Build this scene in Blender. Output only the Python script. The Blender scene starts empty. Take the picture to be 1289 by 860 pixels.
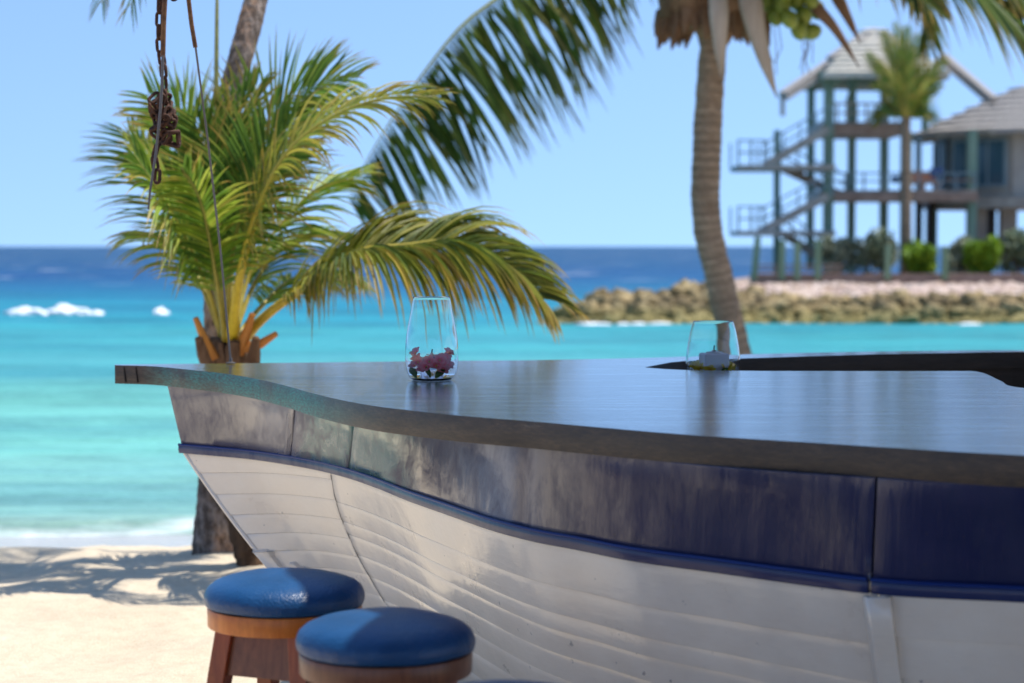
import bpy, bmesh, math, random
from mathutils import Vector, Matrix, noise
from mathutils.geometry import tessellate_polygon
R = math.radians
rnd = random.Random(7)
sc = bpy.context.scene
col = sc.collection

# ------------------------------------------------------------------ camera
CAMZ, F, PITCH = 1.5, 2500.0, R(2.748)
cd = bpy.data.cameras.new('camera'); cam = bpy.data.objects.new('camera', cd); col.objects.link(cam)
cam.location = (0, 0, CAMZ); cam.rotation_euler = (R(90) - PITCH, 0, 0)
cd.sensor_width = 36; cd.lens = 36 * F / 1289; cd.clip_start = .05; cd.clip_end = 20000
cd.dof.use_dof = True; cd.dof.focus_distance = 5.55; cd.dof.aperture_fstop = 3.1
sc.camera = cam
# ------------------------------------------------------------------ light
SUN_EL, SUN_AZ = R(66), R(72)            # azimuth clockwise from +Y
w = bpy.data.worlds.new('World'); sc.world = w; w.use_nodes = True
wn = w.node_tree; bg = wn.nodes['Background']
sky = wn.nodes.new('ShaderNodeTexSky'); sky.sky_type = 'NISHITA'; sky.sun_disc = False
sky.sun_elevation = SUN_EL; sky.sun_rotation = SUN_AZ
sky.altitude = 0; sky.air_density = 1.0; sky.dust_density = 0.0; sky.ozone_density = 3.0
hs = wn.nodes.new('ShaderNodeMix'); hs.data_type = 'RGBA'; hs.blend_type = 'MULTIPLY'; hs.inputs[0].default_value = 1
hs.inputs[7].default_value = (1.16, 1.20, 1.22, 1)
tcw = wn.nodes.new('ShaderNodeTexCoord'); add = wn.nodes.new('ShaderNodeVectorMath'); add.operation = 'ADD'; add.inputs[1].default_value = (0, 0, .24)
nrm_ = wn.nodes.new('ShaderNodeVectorMath'); nrm_.operation = 'NORMALIZE'
wn.links.new(tcw.outputs['Generated'], add.inputs[0]); wn.links.new(add.outputs[0], nrm_.inputs[0]); wn.links.new(nrm_.outputs[0], sky.inputs[0])
wn.links.new(sky.outputs[0], hs.inputs[6]); wn.links.new(hs.outputs[2], bg.inputs[0])
bg.inputs[1].default_value = .15
ld = bpy.data.lights.new('sun', 'SUN'); sun = bpy.data.objects.new('sun', ld); col.objects.link(sun)
ld.energy = 4.7; ld.angle = R(.53); ld.color = (1, .955, .88)
SD = Vector((math.sin(SUN_AZ) * math.cos(SUN_EL), math.cos(SUN_AZ) * math.cos(SUN_EL), math.sin(SUN_EL)))
sun.rotation_euler = SD.to_track_quat('Z', 'Y').to_euler(); sun.location = (4, 6, 12)
sc.view_settings.view_transform = 'Standard'; sc.view_settings.look = 'None'
sc.view_settings.exposure = 0.34; sc.view_settings.gamma = 1
sc.render.engine = 'CYCLES'
sc.cycles.max_bounces = 12; sc.cycles.transmission_bounces = 12; sc.cycles.transparent_max_bounces = 12

# ------------------------------------------------------------------ helpers
CP, SP = math.cos(PITCH), math.sin(PITCH)
def ray(px, py):
    a, b = (px - 644.5) / F, (430 - py) / F
    return Vector((a, CP + b * SP, -SP + b * CP))
def atz(px, py, z):
    d = ray(px, py); return Vector((0, 0, CAMZ)) + d * ((z - CAMZ) / d.z)
def aty(px, py, Y):
    d = ray(px, py); return Vector((0, 0, CAMZ)) + d * (Y / d.y)
def org(o):
    v = Vector((0, 0, 0))
    while o: v = v + o.location; o = o.parent
    return v
def tag(o, label=None, cat=None, group=None, kind=None):
    for k, v in (('label', label), ('category', cat), ('group', group), ('kind', kind)):
        if v: o[k] = v
    return o
def empty(name, loc, label, cat, group=None):
    o = bpy.data.objects.new(name, None); col.objects.link(o); o.location = loc; o.empty_display_size = .1
    return tag(o, label, cat, group)
def kids(o): return [c for c in bpy.data.objects if c.parent == o]
def copy_tree(o, parent=None):
    c = o.copy(); col.objects.link(c); c.parent = parent
    for ch in kids(o): copy_tree(ch, c)
    return c
class MB:
    def __init__(s): s.v = []; s.f = []; s.c = []
    def add(s, vs, fs, c=None):
        n = len(s.v); s.v += [Vector(v) for v in vs]; s.f += [tuple(i + n for i in f) for f in fs]
        s.c += [c] * len(vs) if (c is None or not isinstance(c, list)) else c
        return s
    def box(s, c, d, rot=None, col=None):
        c = Vector(c); vs = []
        for x in (-.5, .5):
            for y in (-.5, .5):
                for z in (-.5, .5):
                    p = Vector((x * d[0], y * d[1], z * d[2]))
                    if rot: p = rot @ p
                    vs.append(c + p)
        return s.add(vs, [(0,1,3,2),(4,6,7,5),(0,4,5,1),(2,3,7,6),(0,2,6,4),(1,5,7,3)], col)
    def beam(s, a, b, wd, ht, up=(0, 0, 1), col=None):
        a, b = Vector(a), Vector(b); t = (b - a).normalized(); u = Vector(up)
        sd = t.cross(u)
        if sd.length < 1e-4: sd = t.cross(Vector((0, 1, 0)))
        sd.normalize(); u = sd.cross(t)
        m = Matrix((t, sd, u)).transposed()
        return s.box((a + b) / 2, ((b - a).length, wd, ht), m, col)
    def tube(s, pts, rad, n=8, cap=True, col=None, jit=0):
        pts = [Vector(p) for p in pts]; m = len(pts)
        if not isinstance(rad, (list, tuple)): rad = [rad] * m
        vs = []; cs = []; ref = None
        for i, p in enumerate(pts):
            t = (pts[min(i + 1, m - 1)] - pts[max(i - 1, 0)]).normalized()
            if ref is None:
                ref = t.cross(Vector((0, 0, 1)))
                if ref.length < .2: ref = t.cross(Vector((0, 1, 0)))
            ref = (ref - t * ref.dot(t)).normalized(); b = t.cross(ref)
            for k in range(n):
                a = 2 * math.pi * k / n; r = rad[i] * (1 + (rnd.uniform(-jit, jit) if jit else 0))
                vs.append(p + ref * math.cos(a) * r + b * math.sin(a) * r)
                cs.append(col[i] if isinstance(col, list) else col)
        fs = [(i*n+k, i*n+(k+1)%n, (i+1)*n+(k+1)%n, (i+1)*n+k) for i in range(m-1) for k in range(n)]
        if cap: fs += [tuple(range(n-1, -1, -1)), tuple(range((m-1)*n, m*n))]
        return s.add(vs, fs, cs)
    def lathe(s, prof, c=(0,0,0), n=32, col=None, closed=False):
        c = Vector(c); vs = []; m = len(prof)
        for r, z in prof:
            for k in range(n):
                a = 2*math.pi*k/n; vs.append(c + Vector((r*math.cos(a), r*math.sin(a), z)))
        rng = range(m if closed else m-1)
        fs = [(i*n+k, i*n+(k+1)%n, ((i+1)%m)*n+(k+1)%n, ((i+1)%m)*n+k) for i in rng for k in range(n)]
        if not closed:
            if prof[0][0] > 1e-5: fs.append(tuple(range(n-1, -1, -1)))
            if prof[-1][0] > 1e-5: fs.append(tuple(range((m-1)*n, m*n)))
        return s.add(vs, fs, col)
    def grid(s, rows, col=None, thick=0):
        """rows: list of equal length point lists"""
        m, n = len(rows), len(rows[0]); vs = [p for r in rows for p in r]
        return s.add(vs, [(i*n+j, i*n+j+1, (i+1)*n+j+1, (i+1)*n+j) for i in range(m-1) for j in range(n-1)], col)
    def build(s, name, mat, parent=None, smooth=False, bevel=0, kind=None, solid=0, sub=0, ang=40):
        o0 = org(parent); me = bpy.data.meshes.new(name)
        me.from_pydata([v - o0 for v in s.v], [], s.f)
        if any(c is not None for c in s.c):
            ca = me.color_attributes.new('Col', 'FLOAT_COLOR', 'POINT')
            fl = []
            for c in s.c: c = c or (.5, .5, .5); fl += [c[0], c[1], c[2], 1]
            ca.data.foreach_set('color', fl)
        b = bmesh.new(); b.from_mesh(me); 
        if not kind == 'leaf': bmesh.ops.recalc_face_normals(b, faces=b.faces)
        b.to_mesh(me); b.free()
        if smooth:
            me.polygons.foreach_set('use_smooth', [True] * len(me.polygons))
            if ang < 180: me.set_sharp_from_angle(angle=R(ang))
        me.materials.append(mat); o = bpy.data.objects.new(name, me); col.objects.link(o); o.parent = parent
        if solid: md = o.modifiers.new('solid', 'SOLIDIFY'); md.thickness = solid; md.offset = -1
        if bevel: md = o.modifiers.new('bevel', 'BEVEL'); md.width = bevel; md.segments = 2; md.limit_method = 'ANGLE'; md.angle_limit = R(35)
        if sub: md = o.modifiers.new('sub', 'SUBSURF'); md.levels = sub; md.render_levels = sub
        if kind and kind != 'leaf': o['kind'] = kind
        return o
class Curve:                     # cubic Hermite through parametrised points
    def __init__(s, ts, ps): s.t = list(ts); s.p = [Vector(p) for p in ps]
    def __call__(s, t):
        T, P = s.t, s.p; n = len(T)
        if t <= T[0]: return P[0] + (P[1]-P[0]) * ((t-T[0])/(T[1]-T[0]))
        if t >= T[-1]: return P[-1] + (P[-1]-P[-2]) * ((t-T[-1])/(T[-1]-T[-2]))
        i = max(k for k in range(n-1) if T[k] <= t)
        def m(k):
            if k == 0: return (P[1]-P[0])/(T[1]-T[0])
            if k == n-1: return (P[-1]-P[-2])/(T[-1]-T[-2])
            d0, d1 = (P[k]-P[k-1])/(T[k]-T[k-1]), (P[k+1]-P[k])/(T[k+1]-T[k])
            return (d0*(T[k+1]-T[k]) + d1*(T[k]-T[k-1]))/(T[k+1]-T[k-1])
        h = T[i+1]-T[i]; u = (t-T[i])/h
        return (P[i]*(2*u**3-3*u**2+1) + m(i)*h*(u**3-2*u**2+u) + P[i+1]*(-2*u**3+3*u**2) + m(i+1)*h*(u**3-u**2))
def lerp(a, b, t): return a + (b - a) * t
def frange(a, b, n): return [a + (b-a)*i/(n-1) for i in range(n)]
def interp(x, xs, ys):
    if x <= xs[0]: return ys[0]
    for i in range(len(xs)-1):
        if x <= xs[i+1]: return ys[i] + (ys[i+1]-ys[i])*(x-xs[i])/(xs[i+1]-xs[i])
    return ys[-1]

# ------------------------------------------------------------------ materials
class M:
    def __init__(s, name, base=(.5,.5,.5), rough=.6, spec=.5, coat=0, coat_rough=.1, metal=0):
        s.m = bpy.data.materials.new(name); s.m.use_nodes = True; s.t = s.m.node_tree
        s.b = s.t.nodes['Principled BSDF']; s.out = s.t.nodes['Material Output']
        s.b.inputs['Base Color'].default_value = (*base, 1); s.b.inputs['Roughness'].default_value = rough
        s.b.inputs['Specular IOR Level'].default_value = spec; s.b.inputs['Coat Weight'].default_value = coat
        s.b.inputs['Coat Roughness'].default_value = coat_rough; s.b.inputs['Metallic'].default_value = metal
        s._c = {}
    def n(s, t, **k):
        o = s.t.nodes.new(t)
        for a, b in k.items(): setattr(o, a, b)
        return o
    def l(s, a, b): s.t.links.new(a, b)
    def co(s, kind='Object'):
        if kind == 'World':
            if 'W' not in s._c: s._c['W'] = s.n('ShaderNodeNewGeometry').outputs['Position']
            return s._c['W']
        if 'T' not in s._c: s._c['T'] = s.n('ShaderNodeTexCoord')
        return s._c['T'].outputs[kind]
    def map(s, scale=(1,1,1), kind='Object', rot=(0,0,0), loc=(0,0,0)):
        m = s.n('ShaderNodeMapping'); s.l(s.co(kind), m.inputs[0]); m.inputs['Scale'].default_value = scale
        m.inputs['Rotation'].default_value = rot; m.inputs['Location'].default_value = loc
        return m.outputs[0]
    def noise(s, scale, detail=4, rough=.6, vec=None, dist=0):
        t = s.n('ShaderNodeTexNoise'); t.inputs['Scale'].default_value = scale; t.inputs['Detail'].default_value = detail
        t.inputs['Roughness'].default_value = rough; t.inputs['Distortion'].default_value = dist
        s.l(vec if vec is not None else s.co(), t.inputs['Vector']); return t.outputs['Fac']
    def ramp(s, fac, stops, interp_='LINEAR'):
        r = s.n('ShaderNodeValToRGB'); r.color_ramp.interpolation = interp_; e = r.color_ramp.elements
        while len(e) < len(stops): e.new(.5)
        for i, (p, c) in enumerate(stops):
            e[i].position = p; e[i].color = (*c, 1) if isinstance(c, tuple) else (c, c, c, 1)
        s.l(fac, r.inputs[0]); return r.outputs[0]
    def mix(s, fac, a, b, mode='MIX'):
        m = s.n('ShaderNodeMix', data_type='RGBA', blend_type=mode)
        for v, i in ((fac, 0), (a, 6), (b, 7)):
            if isinstance(v, (int, float)): m.inputs[i].default_value = v if i == 0 else (v, v, v, 1)
            elif isinstance(v, tuple): m.inputs[i].default_value = (*v, 1)
            else: s.l(v, m.inputs[i])
        return m.outputs[2]
    def math(s, op, a, b=0.0, clamp=False):
        m = s.n('ShaderNodeMath', operation=op, use_clamp=clamp)
        for v, i in ((a, 0), (b, 1)):
            if isinstance(v, (int, float)): m.inputs[i].default_value = v
            else: s.l(v, m.inputs[i])
        return m.outputs[0]
    def base(s, c): s.l(c, s.b.inputs['Base Color']); return s
    def rough(s, c): s.l(c, s.b.inputs['Roughness']); return s
    def bump(s, h, strength=.3, dist=.01, coat=False):
        b = s.n('ShaderNodeBump'); b.inputs['Strength'].default_value = strength; b.inputs['Distance'].default_value = dist
        s.l(h, b.inputs['Height']); s.l(b.outputs[0], s.b.inputs['Normal'])
        if coat: s.l(b.outputs[0], s.b.inputs['Coat Normal'])
        return s
def simple(name, c1, c2, scale=6, rough=.7, stretch=(1,1,1), bump=.3, dist=.01, detail=5, spec=.3):
    m = M(name, c1, rough, spec); v = m.map(stretch)
    n1 = m.noise(scale, detail, .65, v); m.base(m.ramp(n1, [(.3, c1), (.7, c2)]))
    if bump: m.bump(m.noise(scale*3, detail, .6, v), bump, dist)
    return m.m

# sand
m = M('sand', (.6,.5,.38), .95, .1)
v = m.map((1,1,1), 'World'); sp = m.n('ShaderNodeSeparateXYZ'); m.l(m.co('World'), sp.inputs[0])
n1 = m.noise(.9, 5, .6, v); n2 = m.noise(14, 6, .7, v); n3 = m.noise(180, 2, .6, v)
c = m.ramp(n1, [(.3, (.56,.45,.305)), (.7, (.70,.585,.42))])
c = m.mix(m.ramp(n2, [(.42, 0.0), (.70, .65)]), c, (.40,.31,.21))
c = m.mix(.35, c, m.ramp(n3, [(.3, (.42,.33,.23)), (.7, (.86,.78,.65))]))
wet = m.math('ADD', sp.outputs[2], m.math('MULTIPLY', m.noise(.5, 3, .5, v), .05))
wet = m.ramp(m.math('ADD', m.math('MULTIPLY', wet, -8), -2.55), [(.0, 0.0), (1.0, 1.0)])
m.base(m.mix(wet, c, (.50,.47,.43))); m.rough(m.ramp(wet, [(0, .95), (1, .10)]))
m.l(m.ramp(wet, [(0, .1), (1, 1.0)]), m.b.inputs['Specular IOR Level'])
m.bump(m.math('ADD', m.math('MULTIPLY', n2, 1.0), m.math('MULTIPLY', n3, .25)), .5, .02); SAND = m.m
# sea
SEA_Z = -.5
def srgb(r, g, b, k=1.0):
    f = lambda x: k*((x/255/12.92) if x/255 <= .04045 else ((x/255+.055)/1.055)**2.4)
    return (f(r), f(g), f(b))
m = M('sea_water', (.1,.5,.6), .4, .12)
sp = m.n('ShaderNodeSeparateXYZ'); m.l(m.co('World'), sp.inputs[0])
vs = m.map((.25,1,1), 'World')
nlow = m.noise(.12, 3, .5, m.map((.12,1,1), 'World'))
yy = m.math('ADD', sp.outputs[1], m.math('MULTIPLY', m.math('MULTIPLY', m.math('SUBTRACT', nlow, .5), .5), sp.outputs[1]))
u = m.math('DIVIDE', 14.0, m.math('MAXIMUM', yy, 14.0))                    # 1 at the shore, 0 at the horizon
WK = .62
cr = m.ramp(u, [(0, srgb(22,72,122,WK)), (.055, srgb(18,76,130,WK)), (.105, srgb(12,84,146,WK)), (.15, srgb(8,112,160,WK)),
                (.20, srgb(22,158,188,WK)), (.30, srgb(66,188,194,WK)), (.42, srgb(96,198,196,WK)), (.55, srgb(130,218,200,WK)),
                (.72, srgb(140,226,208,WK)), (.88, srgb(165,228,208,WK)), (1, srgb(190,226,206,WK))])
patch = m.ramp(m.math('ADD', m.math('MULTIPLY', m.noise(.35, 4, .6, m.map((.3,1.2,1), 'World')), .6), m.math('MULTIPLY', m.noise(1.6, 5, .7, m.map((.22,1.1,1), 'World')), .4)), [(.41, 0.0), (.60, .85)])
cr = m.mix(patch, cr, m.mix(.5, cr, srgb(30,120,150,WK)))
# swash foam near the waterline, whitecaps far out
fy = m.math('ADD', sp.outputs[1], m.math('MULTIPLY', m.noise(.8, 4, .6, m.map((.8,.8,.8), 'World')), 1.6))
fy = m.math('SUBTRACT', fy, m.math('MULTIPLY', sp.outputs[0], .25))
foam = m.ramp(m.math('MULTIPLY', m.math('SUBTRACT', fy, 15.0), .5), [(.08, 0.0), (.18, .7), (.24, .45), (.36, 0.0)])
foam = m.math('MULTIPLY', foam, m.ramp(m.noise(5, 5, .7, m.map((.5,1,1), 'World')), [(.3, .45), (.55, 1.0)]))
caps = m.ramp(m.noise(.55, 4, .65, m.map((.22,.5,1), 'World')), [(.62, 0.0), (.68, 1.0)])
caps = m.math('MULTIPLY', caps, m.ramp(u, [(.0, .8), (.09, .5), (.16, 0.0)]))
chop = m.noise(.7, 6, .8, m.map((.16,.55,1), 'World')); rip = m.noise(2.6, 4, .7, m.map((.3,1.3,1), 'World'))
tex = m.math('ADD', m.math('MULTIPLY', chop, .6), m.math('MULTIPLY', rip, .4))
cr = m.mix(1, cr, m.ramp(tex, [(.36, .62), (.5, 1.0), (.66, 1.22)]), 'MULTIPLY')
cr = m.mix(foam, cr, (.82,.84,.82)); cr = m.mix(caps, cr, (.75,.8,.85))
m.base(cr)
wav = m.math('ADD', m.noise(1.1, 5, .6, m.map((.45,1.2,1), 'World')), m.math('MULTIPLY', m.noise(6, 3, .6, m.map((.6,1.2,1), 'World')), .25))
m.bump(wav, .8, .35); SEA = m.m
# bar
m = M('bar_top_lacquer', (.05,.04,.035), .3, .5, coat=1.0, coat_rough=.12)
v = m.map((1.2, 9, 1), 'Object', rot=(0,0,R(12)))
g1 = m.noise(2.2, 6, .65, v); g2 = m.noise(9, 6, .7, m.map((1, 14, 1), 'Object', rot=(0,0,R(12))))
m.base(m.mix(m.ramp(g2, [(.35, 0.0), (.75, .6)]), m.ramp(g1, [(.3, (.022,.019,.02)), (.7, (.060,.05,.045))]), (.10,.085,.07)))
m.rough(m.ramp(g1, [(.3, .22), (.7, .42)])); m.bump(m.math('ADD', g1, m.math('MULTIPLY', g2, .4)), .18, .004, True)
TOP = m.m
m = M('bar_edge_paint', (.1,.07,.05), .5, .35, coat=.35, coat_rough=.2)
v = m.map((1, 1, 5)); sp = m.n('ShaderNodeSeparateXYZ'); m.l(m.co('World'), sp.inputs[0])
g1 = m.noise(7, 6, .7, v); g2 = m.noise(45, 4, .7, v); g3 = m.noise(3.2, 5, .6, m.map((1,1,1.5)))
c = m.ramp(g1, [(.3, (.032,.021,.016)), (.72, (.125,.08,.048))])
teal_refl = m.math('MULTIPLY', m.ramp(g3, [(.36, 0.0), (.52, 1.0)]), m.ramp(m.math('ADD', sp.outputs[0], 1.3), [(.06, 0.0), (.18, 1.0), (.74, .9), (.90, 0.0)]))
teal_refl = m.math('MULTIPLY', teal_refl, m.ramp(g2, [(.35, .35), (.6, 1.0)]))
c = m.mix(teal_refl, c, (.03,.19,.16))  # sea reflection on the glossy edge put into the colour
wx = m.ramp(sp.outputs[0], [(0.0, .25), (.45, .75)])
c = m.mix(m.math('MULTIPLY', m.ramp(g1, [(.62, 0.0), (.74, .7)]), .5), c, (.32,.27,.19))
m.base(m.mix(m.ramp(g2, [(.3, .8), (.6, 0.0)]), c, (.025,.02,.02))); m.bump(g2, .25, .003, True); EDGE = m.m
def band_mat(name, seed):
    m = M(name, (.02,.03,.09), .5, .3, coat=1.0, coat_rough=.045)
    at = m.n('ShaderNodeAttribute', attribute_name='Along'); sp = m.n('ShaderNodeSeparateXYZ'); m.l(at.outputs['Vector'], sp.inputs[0])
    def vec(sx, sy):
        q = m.n('ShaderNodeMapping'); m.l(at.outputs['Vector'], q.inputs[0]); q.inputs['Scale'].default_value = (sx, sy, 1); return q.outputs[0]
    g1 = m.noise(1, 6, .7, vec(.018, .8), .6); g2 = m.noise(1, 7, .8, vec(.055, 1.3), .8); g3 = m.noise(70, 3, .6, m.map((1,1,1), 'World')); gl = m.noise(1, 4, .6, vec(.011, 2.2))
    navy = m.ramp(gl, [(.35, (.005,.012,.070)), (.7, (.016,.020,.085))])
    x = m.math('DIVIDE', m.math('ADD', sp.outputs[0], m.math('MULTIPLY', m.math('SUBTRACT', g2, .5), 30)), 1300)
    refl_amt = m.ramp(x, [(.15, .4), (.22, .25), (.27, .7), (.30, .2), (.36, .2), (.42, .4), (.475, .7), (.49, .85), (.502, .1), (.515, .6), (.545, .6), (.57, .08), (.63, .22), (.80, .08), (.9, .02)])
    refl_worn = m.math('MULTIPLY', m.ramp(m.math('ADD', m.math('MULTIPLY', g1, .4), m.math('MULTIPLY', g2, .6)), [(.36, .35), (.56, 1.0)]), refl_amt)
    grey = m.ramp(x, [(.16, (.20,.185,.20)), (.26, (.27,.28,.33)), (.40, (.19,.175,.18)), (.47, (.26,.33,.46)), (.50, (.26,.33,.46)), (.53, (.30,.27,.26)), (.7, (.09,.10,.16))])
    c = m.mix(refl_worn, navy, grey)  # beach reflections painted into the base colour, broken up by wear streaks
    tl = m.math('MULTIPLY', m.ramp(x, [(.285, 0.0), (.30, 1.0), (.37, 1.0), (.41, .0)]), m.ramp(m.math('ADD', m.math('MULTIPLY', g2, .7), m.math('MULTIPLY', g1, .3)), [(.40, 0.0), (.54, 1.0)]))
    c = m.mix(tl, c, (.045,.22,.20))  # teal sea reflection put into the panel colour
    c = m.mix(m.ramp(g3, [(.70, 0.0), (.76, .8)]), c, (.05,.045,.05))
    m.l(m.ramp(m.math('ADD', m.math('MULTIPLY', g2, .5), m.math('MULTIPLY', g1, .5)), [(.40, .10), (.56, 1.0)]), m.b.inputs['Coat Weight'])
    m.l(m.ramp(g2, [(.35, .16), (.6, .03)]), m.b.inputs['Coat Roughness'])
    m.base(c); m.bump(m.math('ADD', m.math('MULTIPLY', m.noise(1, 3, .5, vec(.03,.3)), 2.0), m.math('MULTIPLY', g2, .4)), .35, .006, True); return m.m
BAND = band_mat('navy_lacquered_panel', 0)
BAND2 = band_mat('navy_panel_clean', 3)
m = M('navy_rail', (.015,.03,.13), .4, .4, coat=.35, coat_rough=.12)
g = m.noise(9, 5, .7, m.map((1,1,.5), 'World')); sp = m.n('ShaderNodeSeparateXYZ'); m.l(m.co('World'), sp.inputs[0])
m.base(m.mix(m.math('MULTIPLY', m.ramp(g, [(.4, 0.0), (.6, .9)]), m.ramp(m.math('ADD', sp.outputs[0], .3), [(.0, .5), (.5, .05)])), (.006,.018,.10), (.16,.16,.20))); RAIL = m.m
BEAD = M('blue_bead', (.006,.03,.18), .4, .3, coat=.1, coat_rough=.1).m
m = M('white_hull_paint', (.7,.68,.64), .35, .5, coat=1.0, coat_rough=.09)
g1 = m.noise(4, 6, .65, m.map((1,1,1.5), 'World')); g2 = m.noise(26, 5, .7, m.map((.6,.6,3), 'World')); g3 = m.noise(38, 2, .5, m.map((1,1,1), 'World'))
c = m.ramp(g1, [(.3, (.84,.72,.60)), (.7, (.93,.83,.715))])
c = m.mix(m.ramp(g2, [(.58, 0.0), (.85, .35)]), c, (.60,.55,.50))
c = m.mix(m.ramp(g3, [(.74, 0.0), (.77, .7)]), c, (.26,.24,.25))
m.base(c); m.rough(m.ramp(g1, [(.35, .25), (.65, .5)])); m.bump(m.math('ADD', m.noise(6,4,.6,m.map((1,1,1),'World')), m.math('MULTIPLY', g2, .3)), .35, .006, True); HULL = m.m
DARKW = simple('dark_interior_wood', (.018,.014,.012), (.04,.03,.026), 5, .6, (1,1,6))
# stools
m = M('blue_vinyl', (.012,.075,.20), .42, .5)
vor = m.n('ShaderNodeTexVoronoi'); vor.inputs['Scale'].default_value = 190; m.l(m.co(), vor.inputs['Vector'])
n1 = m.noise(60, 4, .6); n2 = m.noise(9, 4, .6)
m.base(m.ramp(n2, [(.3, (.004,.05,.145)), (.7, (.008,.075,.21))]))
m.bump(m.math('ADD', m.math('MULTIPLY', vor.outputs['Distance'], .6), n1), .6, .0025); m.rough(m.ramp(n2, [(.3,.30),(.7,.44)])); VINYL = m.m
def wood(name, a, b, rough=.38):
    m = M(name, a, rough, .4, coat=.15, coat_rough=.25); v = m.map((3, 3, .5))
    g = m.noise(9, 6, .7, v, 1.5); g2 = m.noise(30, 5, .7, m.map((1,1,1)))
    m.base(m.mix(m.ramp(g2, [(.5, 0.0), (.8, .45)]), m.ramp(g, [(.3, a), (.7, b)]), (a[0]*.45, a[1]*.45, a[2]*.45)))
    m.bump(g, .2, .002); return m.m
WOODO = wood('sunlit_orange_varnished_wood', (.56,.14,.02), (.76,.24,.04)); WOODR = wood('red_brown_wood', (.22,.042,.012), (.40,.10,.026))  # orange seat ring wood has its sunlit look put into the colour
WOODD = wood('brown_wood_shaded_ring', (.15,.05,.026), (.27,.105,.05))  # apron brown; on seat rings it holds the shaded tone as colour
# glass
m = M('clear_glass', (.975,.985,1.0), .0, .5); m.b.inputs['Transmission Weight'].default_value = 1; m.b.inputs['IOR'].default_value = 1.40; GLASS = m.m
m = M('lamp_gel', (.92,.86,.9), .12, .5); m.b.inputs['Transmission Weight'].default_value = .75; m.b.inputs['IOR'].default_value = 1.36; GEL = m.m
WAX = M('candle_wax', (.62,.58,.60), .5, .4).m; WAX.node_tree.nodes['Principled BSDF'].inputs['Subsurface Weight'].default_value = .2
WAX.node_tree.nodes['Principled BSDF'].inputs['Subsurface Scale'].default_value = .02
STEEL = M('wick_metal', (.35,.33,.33), .35, .5, metal=1).m
WICK = M('wick', (.03,.025,.02), .9).m
def attr_leaf(name, transl=.4, rough=.45):
    m = M(name, (.1,.2,.05), rough, .4); a = m.n('ShaderNodeAttribute', attribute_name='Col')
    c = m.mix(m.ramp(m.noise(14, 3, .6), [(.3, .35), (.6, 0.0)]), a.outputs['Color'], m.mix(1, a.outputs['Color'], (.55,.6,.5), 'MULTIPLY'))
    m.base(c); t = m.n('ShaderNodeBsdfTranslucent'); mx = m.n('ShaderNodeMixShader'); mx.inputs[0].default_value = transl
    g = m.n('ShaderNodeGamma'); g.inputs[1].default_value = .78; m.l(a.outputs['Color'], g.inputs[0])
    m.l(g.outputs[0], t.inputs[0]); m.l(m.b.outputs[0], mx.inputs[1]); m.l(t.outputs[0], mx.inputs[2]); m.l(mx.outputs[0], m.out.inputs[0]); return m.m
LEAF = attr_leaf('palm_leaflet'); PETAL = attr_leaf('petal', .55, .5)
m = M('palm_rachis', (.3,.25,.05), .45, .4); a = m.n('ShaderNodeAttribute', attribute_name='Col')
m.base(m.mix(m.ramp(m.noise(40,3,.6), [(.4,.4),(.6,0.0)]), a.outputs['Color'], m.mix(1, a.outputs['Color'], (.6,.55,.5), 'MULTIPLY'))); RACH = m.m
m = M('palm_bark', (.2,.15,.1), .9, .15); v = m.map((1,1,3.2)); g1 = m.noise(6, 6, .7, v); g2 = m.noise(30, 4, .7, m.map((1,1,2)))
a_ = m.n('ShaderNodeAttribute', attribute_name='Col'); m.base(m.mix(1, a_.outputs['Color'], m.mix(m.ramp(g2, [(.4, .4), (.65, 0.0)]), m.ramp(g1, [(.3, (.25,.165,.11)), (.7, (.48,.355,.25))]), (.10,.07,.05)), 'MULTIPLY'))
m.bump(m.math('ADD', g1, g2), .7, .02); BARK = m.m
m = M('painted_bark', (.2,.15,.1), .9, .15); g1 = m.noise(7, 6, .7, m.map((1,1,.6))); g2 = m.noise(26, 4, .7, m.map((1,1,.5)))
m.base(m.mix(m.ramp(g2, [(.42, .8), (.6, 0.0)]), m.ramp(g1, [(.3, (.16,.10,.065)), (.5, (.34,.28,.24)), (.68, (.50,.27,.14))]), (.06,.042,.032))); m.bump(m.math('ADD', g1, g2), .7, .02); BARK2 = m.m
BARKD = simple('dark_fibre_bark', (.06,.035,.022), (.20,.12,.07), 11, .9, (1,1,.35), 1.0, .04, spec=.1)
FIBRE = simple('palm_fibre', (.10,.05,.028), (.28,.17,.10), 9, .9, (1,1,.3), .8, .03, spec=.1)
DRYL = simple('dry_sheath', (.30,.23,.17), (.46,.39,.32), 7, .75, (1,1,.2), .3, .01)
DRYB = simple('brown_spathe', (.13,.07,.04), (.22,.13,.08), 7, .75, (1,1,.2), .3, .01)
ORNG = simple('orange_leaf_stub', (.50,.15,.03), (.62,.26,.05), 7, .6, (1,1,.5), .2)
COCO = simple('green_coconut', (.13,.17,.02), (.25,.28,.045), 8, .4, (1,1,1), .1, .004)
m = M('rusty_steel', (.06,.03,.02), .8, .4, metal=.3); g = m.noise(60, 5, .7)
m.base(m.ramp(g, [(.3, (.03,.018,.014)), (.7, (.14,.06,.032))])); m.bump(g, .5, .003); RUST = m.m
m = M('rusty_rod', (.12,.06,.03), .7, .4, metal=.2); g = m.noise(30, 5, .7)
m.base(m.ramp(g, [(.3, (.07,.03,.018)), (.7, (.27,.13,.05))])); ROD = m.m
WIRE = M('wire', (.16,.14,.13), .5, .5, metal=.5).m
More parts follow.
